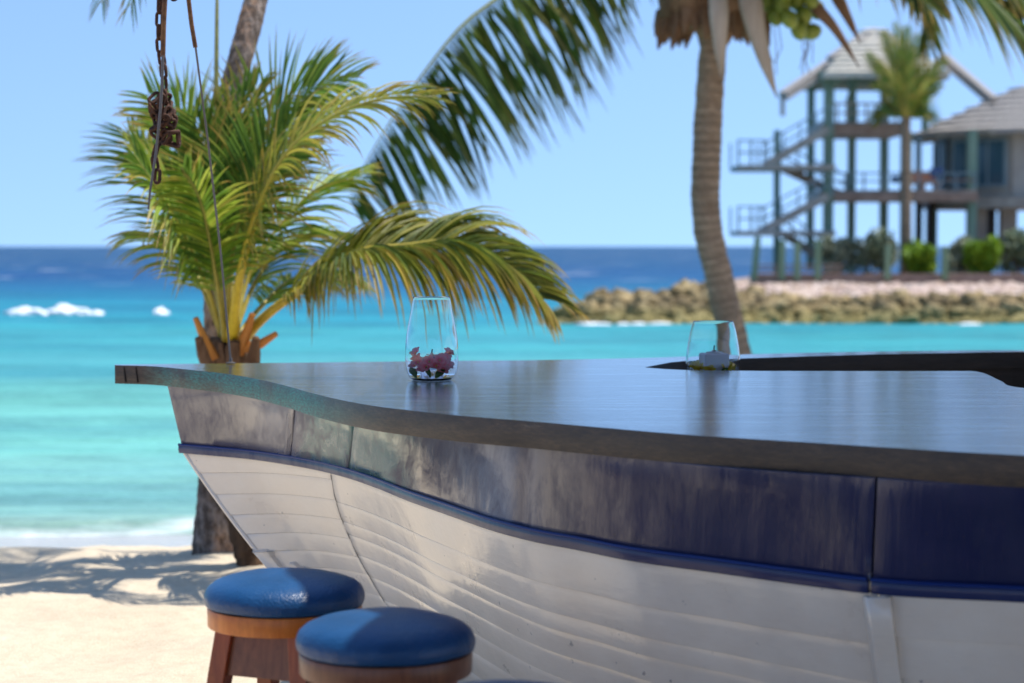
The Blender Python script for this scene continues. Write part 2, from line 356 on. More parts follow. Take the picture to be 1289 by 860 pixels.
# far
m = M('boulder', (.3,.25,.15), .9, .15); geo = m.co('World'); sp = m.n('ShaderNodeSeparateXYZ'); m.l(geo, sp.inputs[0]); oi = m.n('ShaderNodeObjectInfo')
g1 = m.noise(2.2, 6, .7, m.map((1,1,1), 'World')); g2 = m.noise(7, 5, .7, m.map((1,1,1), 'World'))
c = m.ramp(g1, [(.3, (.17,.115,.05)), (.5, (.42,.31,.15)), (.72, (.70,.55,.31))])
c = m.mix(m.ramp(g2, [(.35, .75), (.55, 0.0)]), c, (.05,.042,.03))
c = m.mix(m.ramp(oi.outputs['Random'], [(.0, .55), (.45, 0.0)]), c, (.07,.055,.04))
alg = m.ramp(m.math('ADD', m.math('MULTIPLY', sp.outputs[2], -1.6), m.math('MULTIPLY', g1, .9)), [(.45, 0.0), (.9, .65)])
m.base(m.mix(alg, c, (.24,.21,.07))); m.bump(g2, .8, .08); ROCK = m.m
m = M('pink_rubble', (.5,.4,.35), .9, .15); a = m.n('ShaderNodeAttribute', attribute_name='Col'); g = m.noise(6,5,.7,m.map((1,1,1),'World'))
m.base(m.mix(m.ramp(g, [(.4,.5),(.6,0.0)]), a.outputs['Color'], m.mix(1, a.outputs['Color'], (.55,.5,.45), 'MULTIPLY'))); m.bump(g,.6,.05); RUBBLE = m.m
GROUNDF = simple('rocky_ground', (.26,.19,.14), (.42,.33,.27), 1.2, .95)
GREENP = simple('green_post_paint', (.15,.24,.18), (.24,.34,.26), 2, .7, (1,1,.3))
GREENL = simple('pale_green_paint', (.15,.24,.14), (.24,.33,.20), 2, .7, (1,1,.3))
DECK = simple('weathered_deck_wood', (.28,.245,.21), (.44,.40,.35), 3, .85)
DECKB = simple('brown_deck_wood', (.25,.165,.125), (.38,.27,.21), 3, .85)
THATCH = simple('grey_thatch', (.58,.52,.43), (.80,.74,.63), 5, .95, (1,1,4), .8, .05)
THATCH2 = simple('dark_grey_thatch', (.30,.27,.25), (.44,.41,.38), 5, .95, (1,1,4), .8, .05)
STUCCO = simple('grey_stucco', (.32,.29,.26), (.42,.39,.35), 2, .9)
FENCEB = simple('bluish_rail_paint', (.18,.26,.30), (.26,.34,.38), 2, .7)
m = M('window_glass', (.05,.12,.17), .1, .5); PANE = m.m
TERRA = simple('terracotta_wood', (.36,.19,.11), (.48,.28,.18), 2, .8)
BLUECL = M('blue_cloth', (.015,.06,.25), .8).m
m = M('bush_leaf', (.1,.2,.05), .6, .3); a = m.n('ShaderNodeAttribute', attribute_name='Col'); m.base(a.outputs['Color'])
t = m.n('ShaderNodeBsdfTranslucent'); mx = m.n('ShaderNodeMixShader'); mx.inputs[0].default_value = .25; m.l(a.outputs['Color'], t.inputs[0])
m.l(m.b.outputs[0], mx.inputs[1]); m.l(t.outputs[0], mx.inputs[2]); m.l(mx.outputs[0], m.out.inputs[0]); BUSH = m.m
m = M('foam', (.85,.87,.88), .8, .3); m.bump(m.noise(3,5,.7), .6, .1); FOAM = m.m
m = M('unseen_awning_canvas', (.16,.13,.10), .9, .1); CANVAS = m.m
SPAR = simple('grey_spar_wood', (.16,.12,.09), (.28,.22,.17), 6, .8, (6,1,1))

# ------------------------------------------------------------------ beach and sea
def smooth(a, b, x):
    t = max(0, min(1, (x-a)/(b-a))); return t*t*(3-2*t)
def shore(x): return 13.15 + .12*x*(x < 2) + 6.5*smooth(1.5, 4.5, x) - 3*smooth(-6, -30, x)*0
def sand_h(x, y):
    s = shore(x)
    h = -.46*smooth(9.3, s, y)
    if y > s: h = -.46 - (y - s)*.045
    dry = 1 - smooth(s-1.2, s-.2, y)
    if y < 60 and abs(x) < 40:
        h += dry*(.085*(noise.noise(Vector((x*.55, y*.8, 0)))) + .035*noise.noise(Vector((x*2.1, y*2.6, 3))) + .022*noise.noise(Vector((x*5, y*6, 7))))
        h += dry*.05*math.exp(-((y-9.55+.1*x)/.16)**2)*max(0, noise.noise(Vector((x*1.1, 2, 5)))+.35)
    return max(h, -6)
def axis(segs):
    out = []
    for a, b, n in segs: out += [a + (b-a)*i/n for i in range(n)]
    return out + [segs[-1][1]]
xs = axis([(-2500,-300,4),(-300,-40,8),(-40,-7,14),(-7,5,170),(5,20,20),(20,300,8),(300,2500,4)])
ys = axis([(-1500,-100,4),(-100,0,12),(0,3,10),(3,16,200),(16,60,20),(60,400,4)])
b = MB(); b.grid([[Vector((x, y, sand_h(x, y))) for x in xs] for y in ys])
b.build('sand_beach', SAND, smooth=True, kind='structure', ang=180)
xs = axis([(-9000,-600,6),(-600,-60,10),(-60,60,90),(60,600,10),(600,9000,6)])
ys = axis([(9,20,60),(20,60,80),(60,200,60),(200,1000,20),(1000,12000,10)])
def sea_h(x, y):
    if abs(x) > 100 or y > 300: return SEA_Z
    a = .05*smooth(14, 22, y) + .05*smooth(30, 80, y)
    return SEA_Z + a*(math.sin(y*1.15 + 1.5*noise.noise(Vector((x*.08, y*.1, 0)))) * .6 + noise.noise(Vector((x*.25, y*.7, 2)))) + .05*math.exp(-((y-14.6-.12*x)/.35)**2)
b = MB(); b.grid([[Vector((x, y, sea_h(x, y))) for x in xs] for y in ys])
b.build('sea', SEA, smooth=True, kind='structure', ang=180)
# breaking wave
def blob(mb, c, r, seed, sub=3, amp=.3, col=None, fr=1.6):
    bm = bmesh.new(); bmesh.ops.create_icosphere(bm, subdivisions=sub, radius=1)
    vs = []
    for v in bm.verts:
        p = v.co.normalized(); k = 1 + amp*noise.noise(p*fr + Vector((seed*3.1, seed, 0))) + amp*.5*noise.noise(p*fr*2.7 + Vector((seed, 9, seed)))
        vs.append(Vector(c) + Vector((p.x*k*r[0], p.y*k*r[1], p.z*k*r[2])))
    fs = [tuple(v.index for v in f.verts) for f in bm.faces]; bm.free(); mb.add(vs, fs, col)
b = MB()
for px, py, wpx, hp in ((28,391,14,6),(44,391,13,5),(70,390,12,5),(84,389,16,8),(100,391,12,6),(58,393,8,3),(16,393,10,3),(120,394,8,3),(201,386,6,5),(207,390,5,3)):
    p = atz(px, 397, SEA_Z); p.z = SEA_Z + .02; blob(b, p, (wpx*1.2*p.y/F, .5, hp*1.5*p.y/F), px*.1, 3, .5)
tag(b.build('breaking_wave', FOAM, smooth=True, kind='stuff', ang=180), 'white breaking wave foam out on the turquoise water at left')

# ------------------------------------------------------------------ boat bar
ZT, TH = 1.1, .062
ext = [((1500, (1.42, 3.60)), (1750, (2.0, 3.55)), (2000, (2.75, 3.7)), (2300, (3.6, 4.1)))][0]
near_px = [(144.5,459.8),(199,461.6),(238.6,465.6),(278,469.8),(317.6,476),(357,485),(396.7,496),(436,505),(475.7,511.8),(515,516.6),(560,521.5),(620,526.8),(662,530),(765,539),(867,547.5),(1000,556),(1087,561.5),(1289,573.5)]
top_t = [p[0] for p in near_px] + [e[0] for e in ext]
GT = Curve(top_t, [atz(*p, ZT) for p in near_px] + [(*e[1], ZT) for e in ext])
bot_px = [(205,486.5),(278,494.5),(317.6,501),(357,511),(396.7,522.5),(436,532),(475.7,538.9),(515,545.2),(560,551),(620,558.5),(662,563),(765,575),(867,586),(1000,597),(1087,602.5),(1289,615)]
c_off = lambda p: Vector((p.x + .012, p.y + .014, p.z))
BT = Curve([p[0] for p in bot_px] + [e[0] for e in ext], [c_off(atz(*p, ZT-TH)) for p in bot_px] + [(e[1][0]+.02, e[1][1]+.05, ZT-TH) for e in ext])
wh_px = [(228.7,570),(270,573.5),(317.6,578),(365,585),(400,591.5),(436,600.5),(475.7,614),(515,630),(560,646),(620,667),(670,680.5),(730,692),(780,702.5),(900,720),(1000,734),(1092,746),(1289,757.6)]
ZB = .80
BB = Curve([p[0] for p in wh_px] + [e[0] for e in ext], [atz(*p, ZB) for p in wh_px] + [(e[1][0]+.04, e[1][1]+.14, ZB) for e in ext])
def bpx(wv): return wv + 23.7*max(0, 1-(wv-205)/160)
far_px = [(144.5,458.9),(300,457.4),(450,455.8),(600,454),(680,453.3),(822,450.3),(944.5,446),(1105,442.6),(1289,441)]
FP = [atz(*p, ZT) for p in far_px] + [Vector((2.9,7.55,ZT)), Vector((3.9,7.1,ZT))]
GF = Curve(range(len(FP)), FP)
bar = empty('boat_bar', (.8, 5.4, 0), 'boat shaped beach bar with glossy dark top, navy band and white planked hull', 'bar')
# countertop outline with opening
outer = [GT(t) for t in frange(144.5, 2300, 220)] + [GF(t) for t in frange(len(FP)-1, 0, 90)]
hl = [(869,466.2),(963,467),(1100,467.2),(1222,467)]
hole = [atz(811,462.6,ZT), atz(836,464.6,ZT)] + [atz(*p, ZT) for p in hl]
cc = Curve(range(6), [atz(1228,467.4,ZT), atz(1242,471,ZT), atz(1261,480,ZT), atz(1289,488.5,ZT), Vector((1.72,5.2,ZT)), Vector((2.5,4.9,ZT))])
hole += [cc(t) for t in frange(0.1, 5, 24)] + [Vector((3.2,5.0,ZT)), Vector((3.5,5.6,ZT)), Vector((3.4,6.6,ZT)), Vector((2.7,7.3,ZT))]
hu = [(1289,442.9),(1105,446),(944.5,451),(900,452.6),(864,454.4),(845,456)]
hole += [atz(*p, ZT) for p in hu]
tri = tessellate_polygon([[Vector((p.x, p.y, 0)) for p in outer], [Vector((p.x, p.y, 0)) for p in hole]])
allp = outer + hole; n1, n2 = len(outer), len(hole)
b = MB(); CH = .004
down = Vector((0,0,-TH)); nn = len(allp)
b.add(allp, [t for t in tri]); ct = b.build('countertop', TOP, bar)
me = ct.data; bm = bmesh.new(); bm.from_mesh(me)
for f in bm.faces:
    if f.normal.z < 0: f.normal_flip()
geom = bmesh.ops.extrude_face_region(bm, geom=list(bm.faces))
for v in geom['geom']:
    if isinstance(v, bmesh.types.BMVert): v.co.z -= TH
bmesh.ops.recalc_face_normals(bm, faces=bm.faces)
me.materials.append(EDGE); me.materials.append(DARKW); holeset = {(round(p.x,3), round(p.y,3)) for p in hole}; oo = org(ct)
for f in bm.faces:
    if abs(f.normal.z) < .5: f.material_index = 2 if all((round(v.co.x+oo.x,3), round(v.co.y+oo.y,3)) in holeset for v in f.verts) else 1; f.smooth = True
bm.to_mesh(me); bm.free()
md = ct.modifiers.new('bevel', 'BEVEL'); md.width = .006; md.segments = 3; md.limit_method = 'ANGLE'; md.angle_limit = R(50); md.material = 0
for t_ in (156, 171):
    b = MB(); p_ = GT(t_); d_ = (GT(t_+3)-GT(t_-3)).normalized(); n__ = Vector((d_.y, -d_.x, 0)) if Vector((d_.y, -d_.x, 0)).dot(p_-Vector((1.8,5.6,ZT))) > 0 else Vector((-d_.y, d_.x, 0))
    b.beam(p_+n__*.0008+Vector((0,0,-.006)), p_+n__*.0008+Vector((.006,-.004,-.056)), .004, .004); b.build('edge_joint', DARKW, bar)
# navy band panels
def strip(name, mat, A, B, ts, ua, ub, nv, thick, bulge=0, parent=bar, bev=.002, lift=0, eps=4):
    """A(t), B(t): top and bottom curve; between fractions ua..ub; outward bulge"""
    rows = []
    for j in range(nv):
        u = ua + (ub-ua)*j/(nv-1); row = []
        for t in ts:
            a, c = A(t), B(t); p = a.lerp(c, u); d = A(t+eps)-A(t-eps); nrm = Vector((d.y, -d.x, 0)).normalized()
            if nrm.dot(p - Vector((1.8, 5.6, p.z))) < 0: nrm = -nrm
            k = (j/(nv-1)); lf = lift(t) if callable(lift) else lift; row.append(p + nrm*(bulge*4*k*(1-k) + lf*k))
        rows.append(row)
    bb = MB(); m_, n_ = len(rows), len(rows[0])
    inner = []
    for r in rows:
        rr = []
        for i, p in enumerate(r):
            d = r[min(i+1, n_-1)] - r[max(i-1, 0)]; nrm = Vector((d.y, -d.x, 0)).normalized()
            if nrm.dot(p - Vector((1.8, 5.6, p.z))) < 0: nrm = -nrm
            rr.append(p - nrm*thick)
        inner.append(rr)
    ring = rows + inner[::-1]; ring.append(rows[0])
    bb.grid(ring)
    k = len(bb.v)
    for side in (0, n_-1):
        poly = [r[side] for r in rows] + [r[side] for r in inner[::-1]]
        bb.add(poly, [tuple(range(len(poly)))])
    o = bb.build(name, mat, parent, smooth=True, ang=50)
    at_ = o.data.attributes.new('Along', 'FLOAT_VECTOR', 'POINT'); dat = []
    for i in range(len(ring)*n_): dat += [float(ts[i % n_]), float((i//n_)/(m_-1) if i//n_ < m_ else 0), 0.0]
    while len(dat) < 3*len(o.data.vertices): dat += [float(ts[0]), 0.0, 0.0]
    at_.data.foreach_set('vector', dat)
    bm = bmesh.new(); bm.from_mesh(o.data); bmesh.ops.remove_doubles(bm, verts=bm.verts, dist=.0004); bmesh.ops.recalc_face_normals(bm, faces=bm.faces); bm.to_mesh(o.data); bm.free()
    if bev: md = o.modifiers.new('bevel', 'BEVEL'); md.width = bev; md.segments = 2; md.limit_method = 'ANGLE'; md.angle_limit = R(50)
    return o
BBw = lambda t: BB(bpx(t))
up = lambda C, dz: (lambda t: C(t) + Vector((0, 0, dz)))
bandB = up(BBw, .022)
GAP = 1.3
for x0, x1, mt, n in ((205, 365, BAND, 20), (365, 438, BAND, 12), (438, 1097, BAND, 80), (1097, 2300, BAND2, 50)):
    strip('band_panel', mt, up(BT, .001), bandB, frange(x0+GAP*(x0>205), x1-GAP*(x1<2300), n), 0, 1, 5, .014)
# backing board behind joints
strip('band_backing', DARKW, lambda t: BT(t)+Vector((.02,.022,0)), lambda t: bandB(t)+Vector((.02,.022,0)), frange(210, 2300, 100), 0, 1, 3, .01)
# rub rail and blue bead
rA = lambda t: BB(t) + Vector((-.006,-.007,.026)); rB = lambda t: BB(t) + Vector((-.005,-.006,-.001))
for x0, x1 in ((227, 1095), (1099, 2300)):
    strip('rub_rail', RAIL, rA, rB, frange(x0, x1, 90), 0, 1, 3, .02, bulge=.002)
    bb = MB(); bb.tube([BB(t) + Vector((-.007,-.008,.0285)) for t in frange(x0+1, x1-1, 120)], .0042, 8); bb.build('rail_bead', BEAD, bar, smooth=True)
# vertical joint cover of the dark seam
# hull planks
cdir = Vector((.92, -.39, 0))
Dt = [228.7, 300, 415, 520, 620, 900, 1092, 1289, 1750, 2300]
Dv = [cdir*.78, (.60,-.06,0), (.36,.18,0), (.27,.26,0), (.22,.27,0), (.19,.26,0), (.18,.26,0), (.1,.3,0), (0,.35,0), (-.2,.35,0)]
DD = Curve(Dt, Dv)
def hp(t, z, off=0):
    h = ZB - z; g = h + .35*h*h
    return BB(t) + DD(t)*g + Vector((0, 0, -h)) + Vector((.002,.003,0))
SEAM = [(416,.80),(423,.70),(433,.62),(442,.57),(452,.51),(464,.46),(487,.36),(512,.27),(545,.15),(585,.0)]
def planks(ta, tb, za, zb, n, lap, mat=HULL, t_end_by_row=None, t_start_by_row=None):
    for r in range(len(za)-1):
        zt0, zb0, zt1, zb1 = za[r], za[r+1], zb[r], zb[r+1]
        def P(u, z0, z1):
            z = lerp(z0, z1, u); T0 = t_start_by_row(z0) if t_start_by_row else ta; T1 = t_end_by_row(z1) if t_end_by_row else tb
            return hp(lerp(T0, T1, u), z)
        A = lambda u: P(u, zt0, zt1)
        B = lambda u: P(u, zb0+.0006, zb1+.0006)
        strip('hull_plank', mat, A, B, frange(0, 1, n), 0, 1, 5, .016, lift=lap, bulge=.0012, bev=.0009, eps=.01)
def seam_t(z):
    s = sorted(SEAM, key=lambda q: -q[1])
    for i in range(len(s)-1):
        if z <= s[i][1] and z >= s[i+1][1]: return lerp(s[i][0], s[i+1][0], (s[i][1]-z)/(s[i][1]-s[i+1][1]))
    return s[0][0] if z > .5 else s[-1][0]
# hull parameter of the seam so that its picture position is met: solve t for each z
def solve_t(z):
    tx = seam_t(z); lo, hi = 300, 900
    for _ in range(30):
        md_ = (lo+hi)/2; p = hp(md_, z); x = 644.5 + F*p.x/(p.y*CP + (CAMZ-p.z)*SP)
        if x < tx: lo = md_
        else: hi = md_
    return lo
planks(229.5, 0, [.80,.733,.663,.596,.534,.478,.42,.36,.29,.21,.12,.0], [.80,.776,.706,.64,.577,.516,.46,.39,.32,.23,.13,.0], 26, .0022, t_end_by_row=lambda z: solve_t(z)-.15)
planks(0, 1103, [.80,.70,.635,.592,.525,.455,.38,.29,.19,.08,-.02], [.80,.687,.60,.55,.487,.42,.35,.27,.18,.08,-.02], 90, (lambda u: .0006+.0062*smooth(.12, .45, u)), t_start_by_row=lambda z: solve_t(z)+.15)
planks(1113, 2300, [.80,.71,.62,.53,.43,.33,.22,.10,-.02], [.80,.70,.60,.50,.40,.30,.20,.1,-.02], 44, .010)
# seam cover line, batten, stem
bb = MB(); bb.tube([hp(solve_t(z), z) + Vector((-.0005,-.001,0)) for z in frange(.79, .02, 24)], .0006, 6); bb.build('seam_strip', DARKW, bar, smooth=True)
bb = MB(); pts = [hp(1108, z) + Vector((-.008,-.012,0)) for z in frange(.797, 0, 12)]
for i in range(len(pts)-1): pass
rows = []
for p in pts: rows.append([p + Vector((-.021,.012,0)), p + Vector((-.016,-.006,0)), p + Vector((.014,-.010,0)), p + Vector((.022,.010,0))])
bb.grid(rows); bb.build('hull_batten', HULL, bar, smooth=True, ang=60, solid=-.01)
bb = MB(); bb.tube([hp(228.7, z) + cdir*.012 for z in frange(.80, .0, 14)], .009, 8); bb.build('stem_post', HULL, bar, smooth=True)
# far side of the hull, stem of the band, interior
def farb(t, z, inset):
    p = GF(t); d = GF(t+.1)-GF(t-.1); nrm = Vector((-d.y, d.x, 0)).normalized()
    return Vector((p.x - nrm.x*inset + (.26 if t < .5 else .0)*(1-t/.5 if t < .5 else 0), p.y - nrm.y*inset, z))
tsf = frange(0.0, len(FP)-1, 40)
stemT = Vector((BT(205).x, BT(205).y+.0, 0))
rows = []
for z, ins in ((ZT-TH, .03), (.92, .05), (.80, .07), (.6, .2), (.4, .36), (.2, .55), (0.0, .8)):
    r = []
    for t in tsf:
        if z >= .8: s0 = BT(205).lerp(BB(228.7), (ZT-TH-z)/(ZT-TH-.8)) + Vector((.006,.012,0))
        else: s0 = hp(228.7, z) + Vector((.012,.012,0))
        p = farb(max(t,3), z, ins); k = t/3; q = Vector((s0.x, s0.y, z)).lerp(p, k) if t < 3 else p
        r.append(Vector((q.x, q.y, z)))
    rows.append(r)
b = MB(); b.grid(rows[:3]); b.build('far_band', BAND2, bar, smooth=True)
for i in range(2, len(rows)-1):
    b = MB(); b.grid([rows[i], rows[i+1]]); b.build('hull_plank', HULL, bar, smooth=True, solid=.012)
# inside lining of the opening (dark boards) and recessed shelf
def lining(pts, z0, z1, off):
    bb = MB(); rws = [[], []]
    for p in pts: rws[0].append(Vector((p.x, p.y, z0))); rws[1].append(Vector((p.x, p.y, z1)))
    bb.grid(rws); return bb
HUP = Curve(range(6), [atz(812,455,ZT)+Vector((0,.02,0)), atz(864,454.2,ZT)+Vector((0,.02,0)), atz(944.5,450.8,ZT)+Vector((0,.02,0)), atz(1105,445.8,ZT)+Vector((0,.02,0)), atz(1289,442.6,ZT)+Vector((0,.02,0)), Vector((2.75,7.33,ZT))])
for a0, a1 in ((0, 1.9), (1.92, 3.45), (3.47, 5)):
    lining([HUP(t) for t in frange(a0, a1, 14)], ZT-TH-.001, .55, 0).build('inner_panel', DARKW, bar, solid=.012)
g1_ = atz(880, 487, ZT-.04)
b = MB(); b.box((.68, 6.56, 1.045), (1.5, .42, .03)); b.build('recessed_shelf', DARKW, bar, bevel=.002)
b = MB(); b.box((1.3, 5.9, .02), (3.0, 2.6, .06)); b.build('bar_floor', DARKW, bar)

# opening rim: shade put into the colour, dark wood replaces the edge paint
# ------------------------------------------------------------------ glasses, candles, blossoms
def smooth(a, b, x):
    t = max(0, min(1, (x-a)/(b-a))); return t*t*(3-2*t)
def hurricane(loc, prof_pts, label):
    o = MB(); C = Curve([p[1] for p in prof_pts], [(p[0], p[1], 0) for p in prof_pts]); H = prof_pts[-1][1]
    zs = frange(0, H, 30); outp = [(max(.0001, C(z).x), z) for z in zs]
    base_r = prof_pts[0][0]; wl = .0020
    prof = [(.0001, .0), (base_r*.5, .0), (base_r*.85, .0)] + [(r + 0, z) for r, z in outp[0:]]
    prof += [(outp[-1][0]-wl*.25, H+.0004)]
    inn = [(r-wl*(1-.5*smooth(H*.6, H, z)), z) for r, z in reversed(outp) if z > .010]
    prof += inn + [(inn[-1][0]*.93, .0065), (inn[-1][0]*.5, .006), (.0001, .006)]
    o.lathe(prof, loc, 64)
    ob = o.build('hurricane_glass', GLASS, None, smooth=True, ang=60)
    return tag(ob, label, 'glass vase', 'hurricane glasses on the bar')
def local(o, loc): # move origin
    o.data.transform(Matrix.Translation(-Vector(loc))); o.location = loc; return o
A1 = atz(543.5, 478.5, ZT); A1.z = ZT + .001
k = A1.y/F
g = hurricane(A1, [(24*k,0),(28.5*k,.009),(31.5*k,.025),(33.3*k,.055),(33.6*k,.085),(32.3*k,.125),(29.5*k,.168),(26*k,.21),(23.4*k,104.5*k)], 'tall clear hurricane glass with pink blossoms inside, standing on the bar top')
local(g, A1)
A2 = aty(897.5, 470, 6.56); A2.z = 1.061; k2 = A2.y/F
H2 = aty(897.5, 404.5, 6.56).z - 1.061
g = hurricane(A2, [(30*k2,0),(32.5*k2,.008),(34*k2,.03),(34.3*k2,.055),(33.5*k2,.085),(31.5*k2,.12),(28.5*k2,.16),(25*k2,H2)], 'shorter clear glass with white candle and yellow blossoms at the bar opening')
local(g, A2)
# candles
c1 = A1 + Vector((0, 0, .0075))
o = empty('oil_candle', c1, 'small clear gel candle with metal wick cap amid pink blossoms', 'candle')
b = MB(); b.lathe([(.0001,0),(.031,0),(.034,.004),(.034,.056),(.031,.060),(.0001,.060)], c1, 40); b.build('candle_body', GEL, o, smooth=True, ang=50)
b = MB(); b.lathe([(.0001,0),(.018,0),(.019,.002),(.008,.004),(.004,.012),(.0001,.012)], c1+Vector((0,0,.0605)), 20)
for i in range(5):
    a = i*1.256; b.beam(c1+Vector((.006*math.cos(a),.006*math.sin(a),.066)), c1+Vector((.018*math.cos(a),.018*math.sin(a),.068)), .005, .0015)
b.build('wick_cap', STEEL, o)
b = MB(); b.tube([c1+Vector((0,0,.070)), c1+Vector((.001,0,.080)), c1+Vector((.002,0,.084))], .002, 6); b.build('wick', WICK, o)
c2 = A2 + Vector((.003, 0, .0115))
o = empty('square_candle', c2, 'squat white candle inside the glass by the bar opening', 'candle')
rot = Matrix.Rotation(R(8), 3, 'Z')
b = MB(); b.box(c2+Vector((0,0,.037)), (.085,.085,.074), rot); b.build('candle_body', WAX, o, bevel=.006)
b = MB(); b.lathe([(.0001,0),(.026,0),(.026,.004),(.010,.006),(.006,.010),(.0001,.010)], c2+Vector((0,0,.0745)), 24); b.build('wick_cap', STEEL, o, smooth=True)
b = MB(); b.tube([c2+Vector((0,0,.084)), c2+Vector((.001,0,.100))], .0022, 6); b.build('wick', WICK, o)
def blossom(name, loc, r, tilt, petc, petc2, cen, np_=5, label='', cat='blossom', group='', yellow=False):
    root = empty(name, loc, label, cat, group)
    q = Vector(tilt).normalized().to_track_quat('Z', 'Y').to_matrix()
    for i in range(np_):
        b = MB(); a0 = 2*math.pi*i/np_ + rnd.uniform(-.15,.15); vs = []; cs = []; S = 6
        rows = []
        for j in range(S):
            u = j/(S-1); wv = r*.46*math.sin(math.pi*min(.97, .10+u*.82))**.8; rad = r*(.1+u*.95); zz = r*(.28*u + .32*math.sin(u*2.2)) 
            row = []
            for kx in (-1,-.4,.4,1):
                x = rad; y = kx*wv; z = zz - .10*r*(1-abs(kx)) 
                p = Vector((x*math.cos(a0)-y*math.sin(a0), x*math.sin(a0)+y*math.cos(a0), z)); row.append(Vector(loc)+q@p)
                cs.append(tuple(lerp(petc[t], petc2[t], min(1, max(0, 1.3*u-.1 + .2*abs(kx)))) for t in range(3)))
            rows.append(row)
        b.grid(rows, cs); b.build('petal', PETAL, root, smooth=True, kind='leaf')
    b = MB(); blob(b, Vector(loc)+q@Vector((0,0,r*.15)), (r*.16,)*3, 1, 1, .1, cen); b.build('stamen', PETAL, root)
    return root
pk, pk2, cenp = (.98,.09,.16), (.98,.36,.40), (.65,.5,.05)
places = [(-.056,.005,.078,'highest','left'),(-.046,-.034,.047,'','left'),(-.030,-.047,.026,'','left'),(-.016,-.055,.033,'',''),(-.052,-.010,.058,'',''),(-.006,-.052,.050,'',''),(-.058,-.004,.034,'',''),(.018,-.052,.036,'',''),
          (.036,-.040,.042,'',''),(.050,-.022,.063,'',''),(.054,-.018,.036,'',''),(.040,-.044,.022,'',''),(.030,-.048,.055,'',''),(.058,.0,.078,'',''),(.046,.02,.05,'',''),(-.03,.03,.03,'','')]
for i, (dx, dy, dz, _, _) in enumerate(places):
    lab = ('topmost pink blossom at the left inside the tall glass' if i == 0 else 'topmost pink blossom at the right inside the tall glass' if dx == .058 else 'small pink blossom in the left-hand cluster by the candle in the tall glass' if dx < 0 else 'small pink blossom in the right-hand cluster by the candle in the tall glass')
    L = A1 + Vector((dx*.84, dy*.84, dz*.86+.012)); blossom('pink_blossom', L, rnd.uniform(.017,.021), (dx*6, dy*6-.35, .55), pk, pk2, cenp, 5, lab, 'blossom', 'pink blossoms left of the candle' if dx < 0 else 'pink blossoms right of the candle')
def gleaf(loc, d, L, wd, label, group=None):
    b = MB(); d = Vector(d).normalized(); s = d.cross(Vector((0,1,0.1))).normalized(); rows = []; cs = []
    for j in range(6):
        u = j/5; ww = wd*math.sin(math.pi*(.06+.9*u)); p = Vector(loc)+d*L*u+Vector((0,0,-.2*L*u*u))
        rows.append([p-s*ww, p+Vector((0,.002,0)), p+s*ww]); cs += [(.05,.12,.02),(.09,.17,.03),(.05,.12,.02)]
    b.grid(rows, cs); o = b.build('green_leaf', PETAL, None, smooth=True, kind='leaf'); tag(o, label, 'leaf', group); return o
gleaf(A1+Vector((-.045,-.02,.012)), (-.3,-.35,.6), .045, .011, 'dark green leaf low at the left in the tall glass')
gleaf(A1+Vector((.012,-.045,.012)), (.5,-.1,.5), .042, .010, 'green leaf between candle and right-hand blossoms in tall glass')
gleaf(A1+Vector((-.002,-.05,.012)), (-.25,-.05,.7), .04, .007, 'narrow pale leaf in front of the gel candle')
ye, ye2 = (.75,.42,.01), (.85,.62,.03)
for i, (dx, dy, dz, t) in enumerate(((-.064,-.015,.034,'leftmost yellow blossom in the short candle glass'),(-.050,-.04,.026,'yellow blossom just left of the square candle'),(-.018,-.06,.022,'yellow blossom in front of the square candle'),(.060,-.02,.030,'rightmost yellow blossom in the short candle glass'),(.045,-.045,.027,'yellow blossom just right of the square candle'))):
    blossom('yellow_blossom', A2+Vector((dx*.88,dy*.88,dz+.008)), .020, (dx*4,-.4,.5), ye, ye2, (.4,.2,.01), 5, t, 'blossom', 'yellow blossoms in the short glass')
gleaf(A2+Vector((.022,-.055,.025)), (.3,-.1,.3), .03, .009, 'green leaf at the right foot of the square candle')

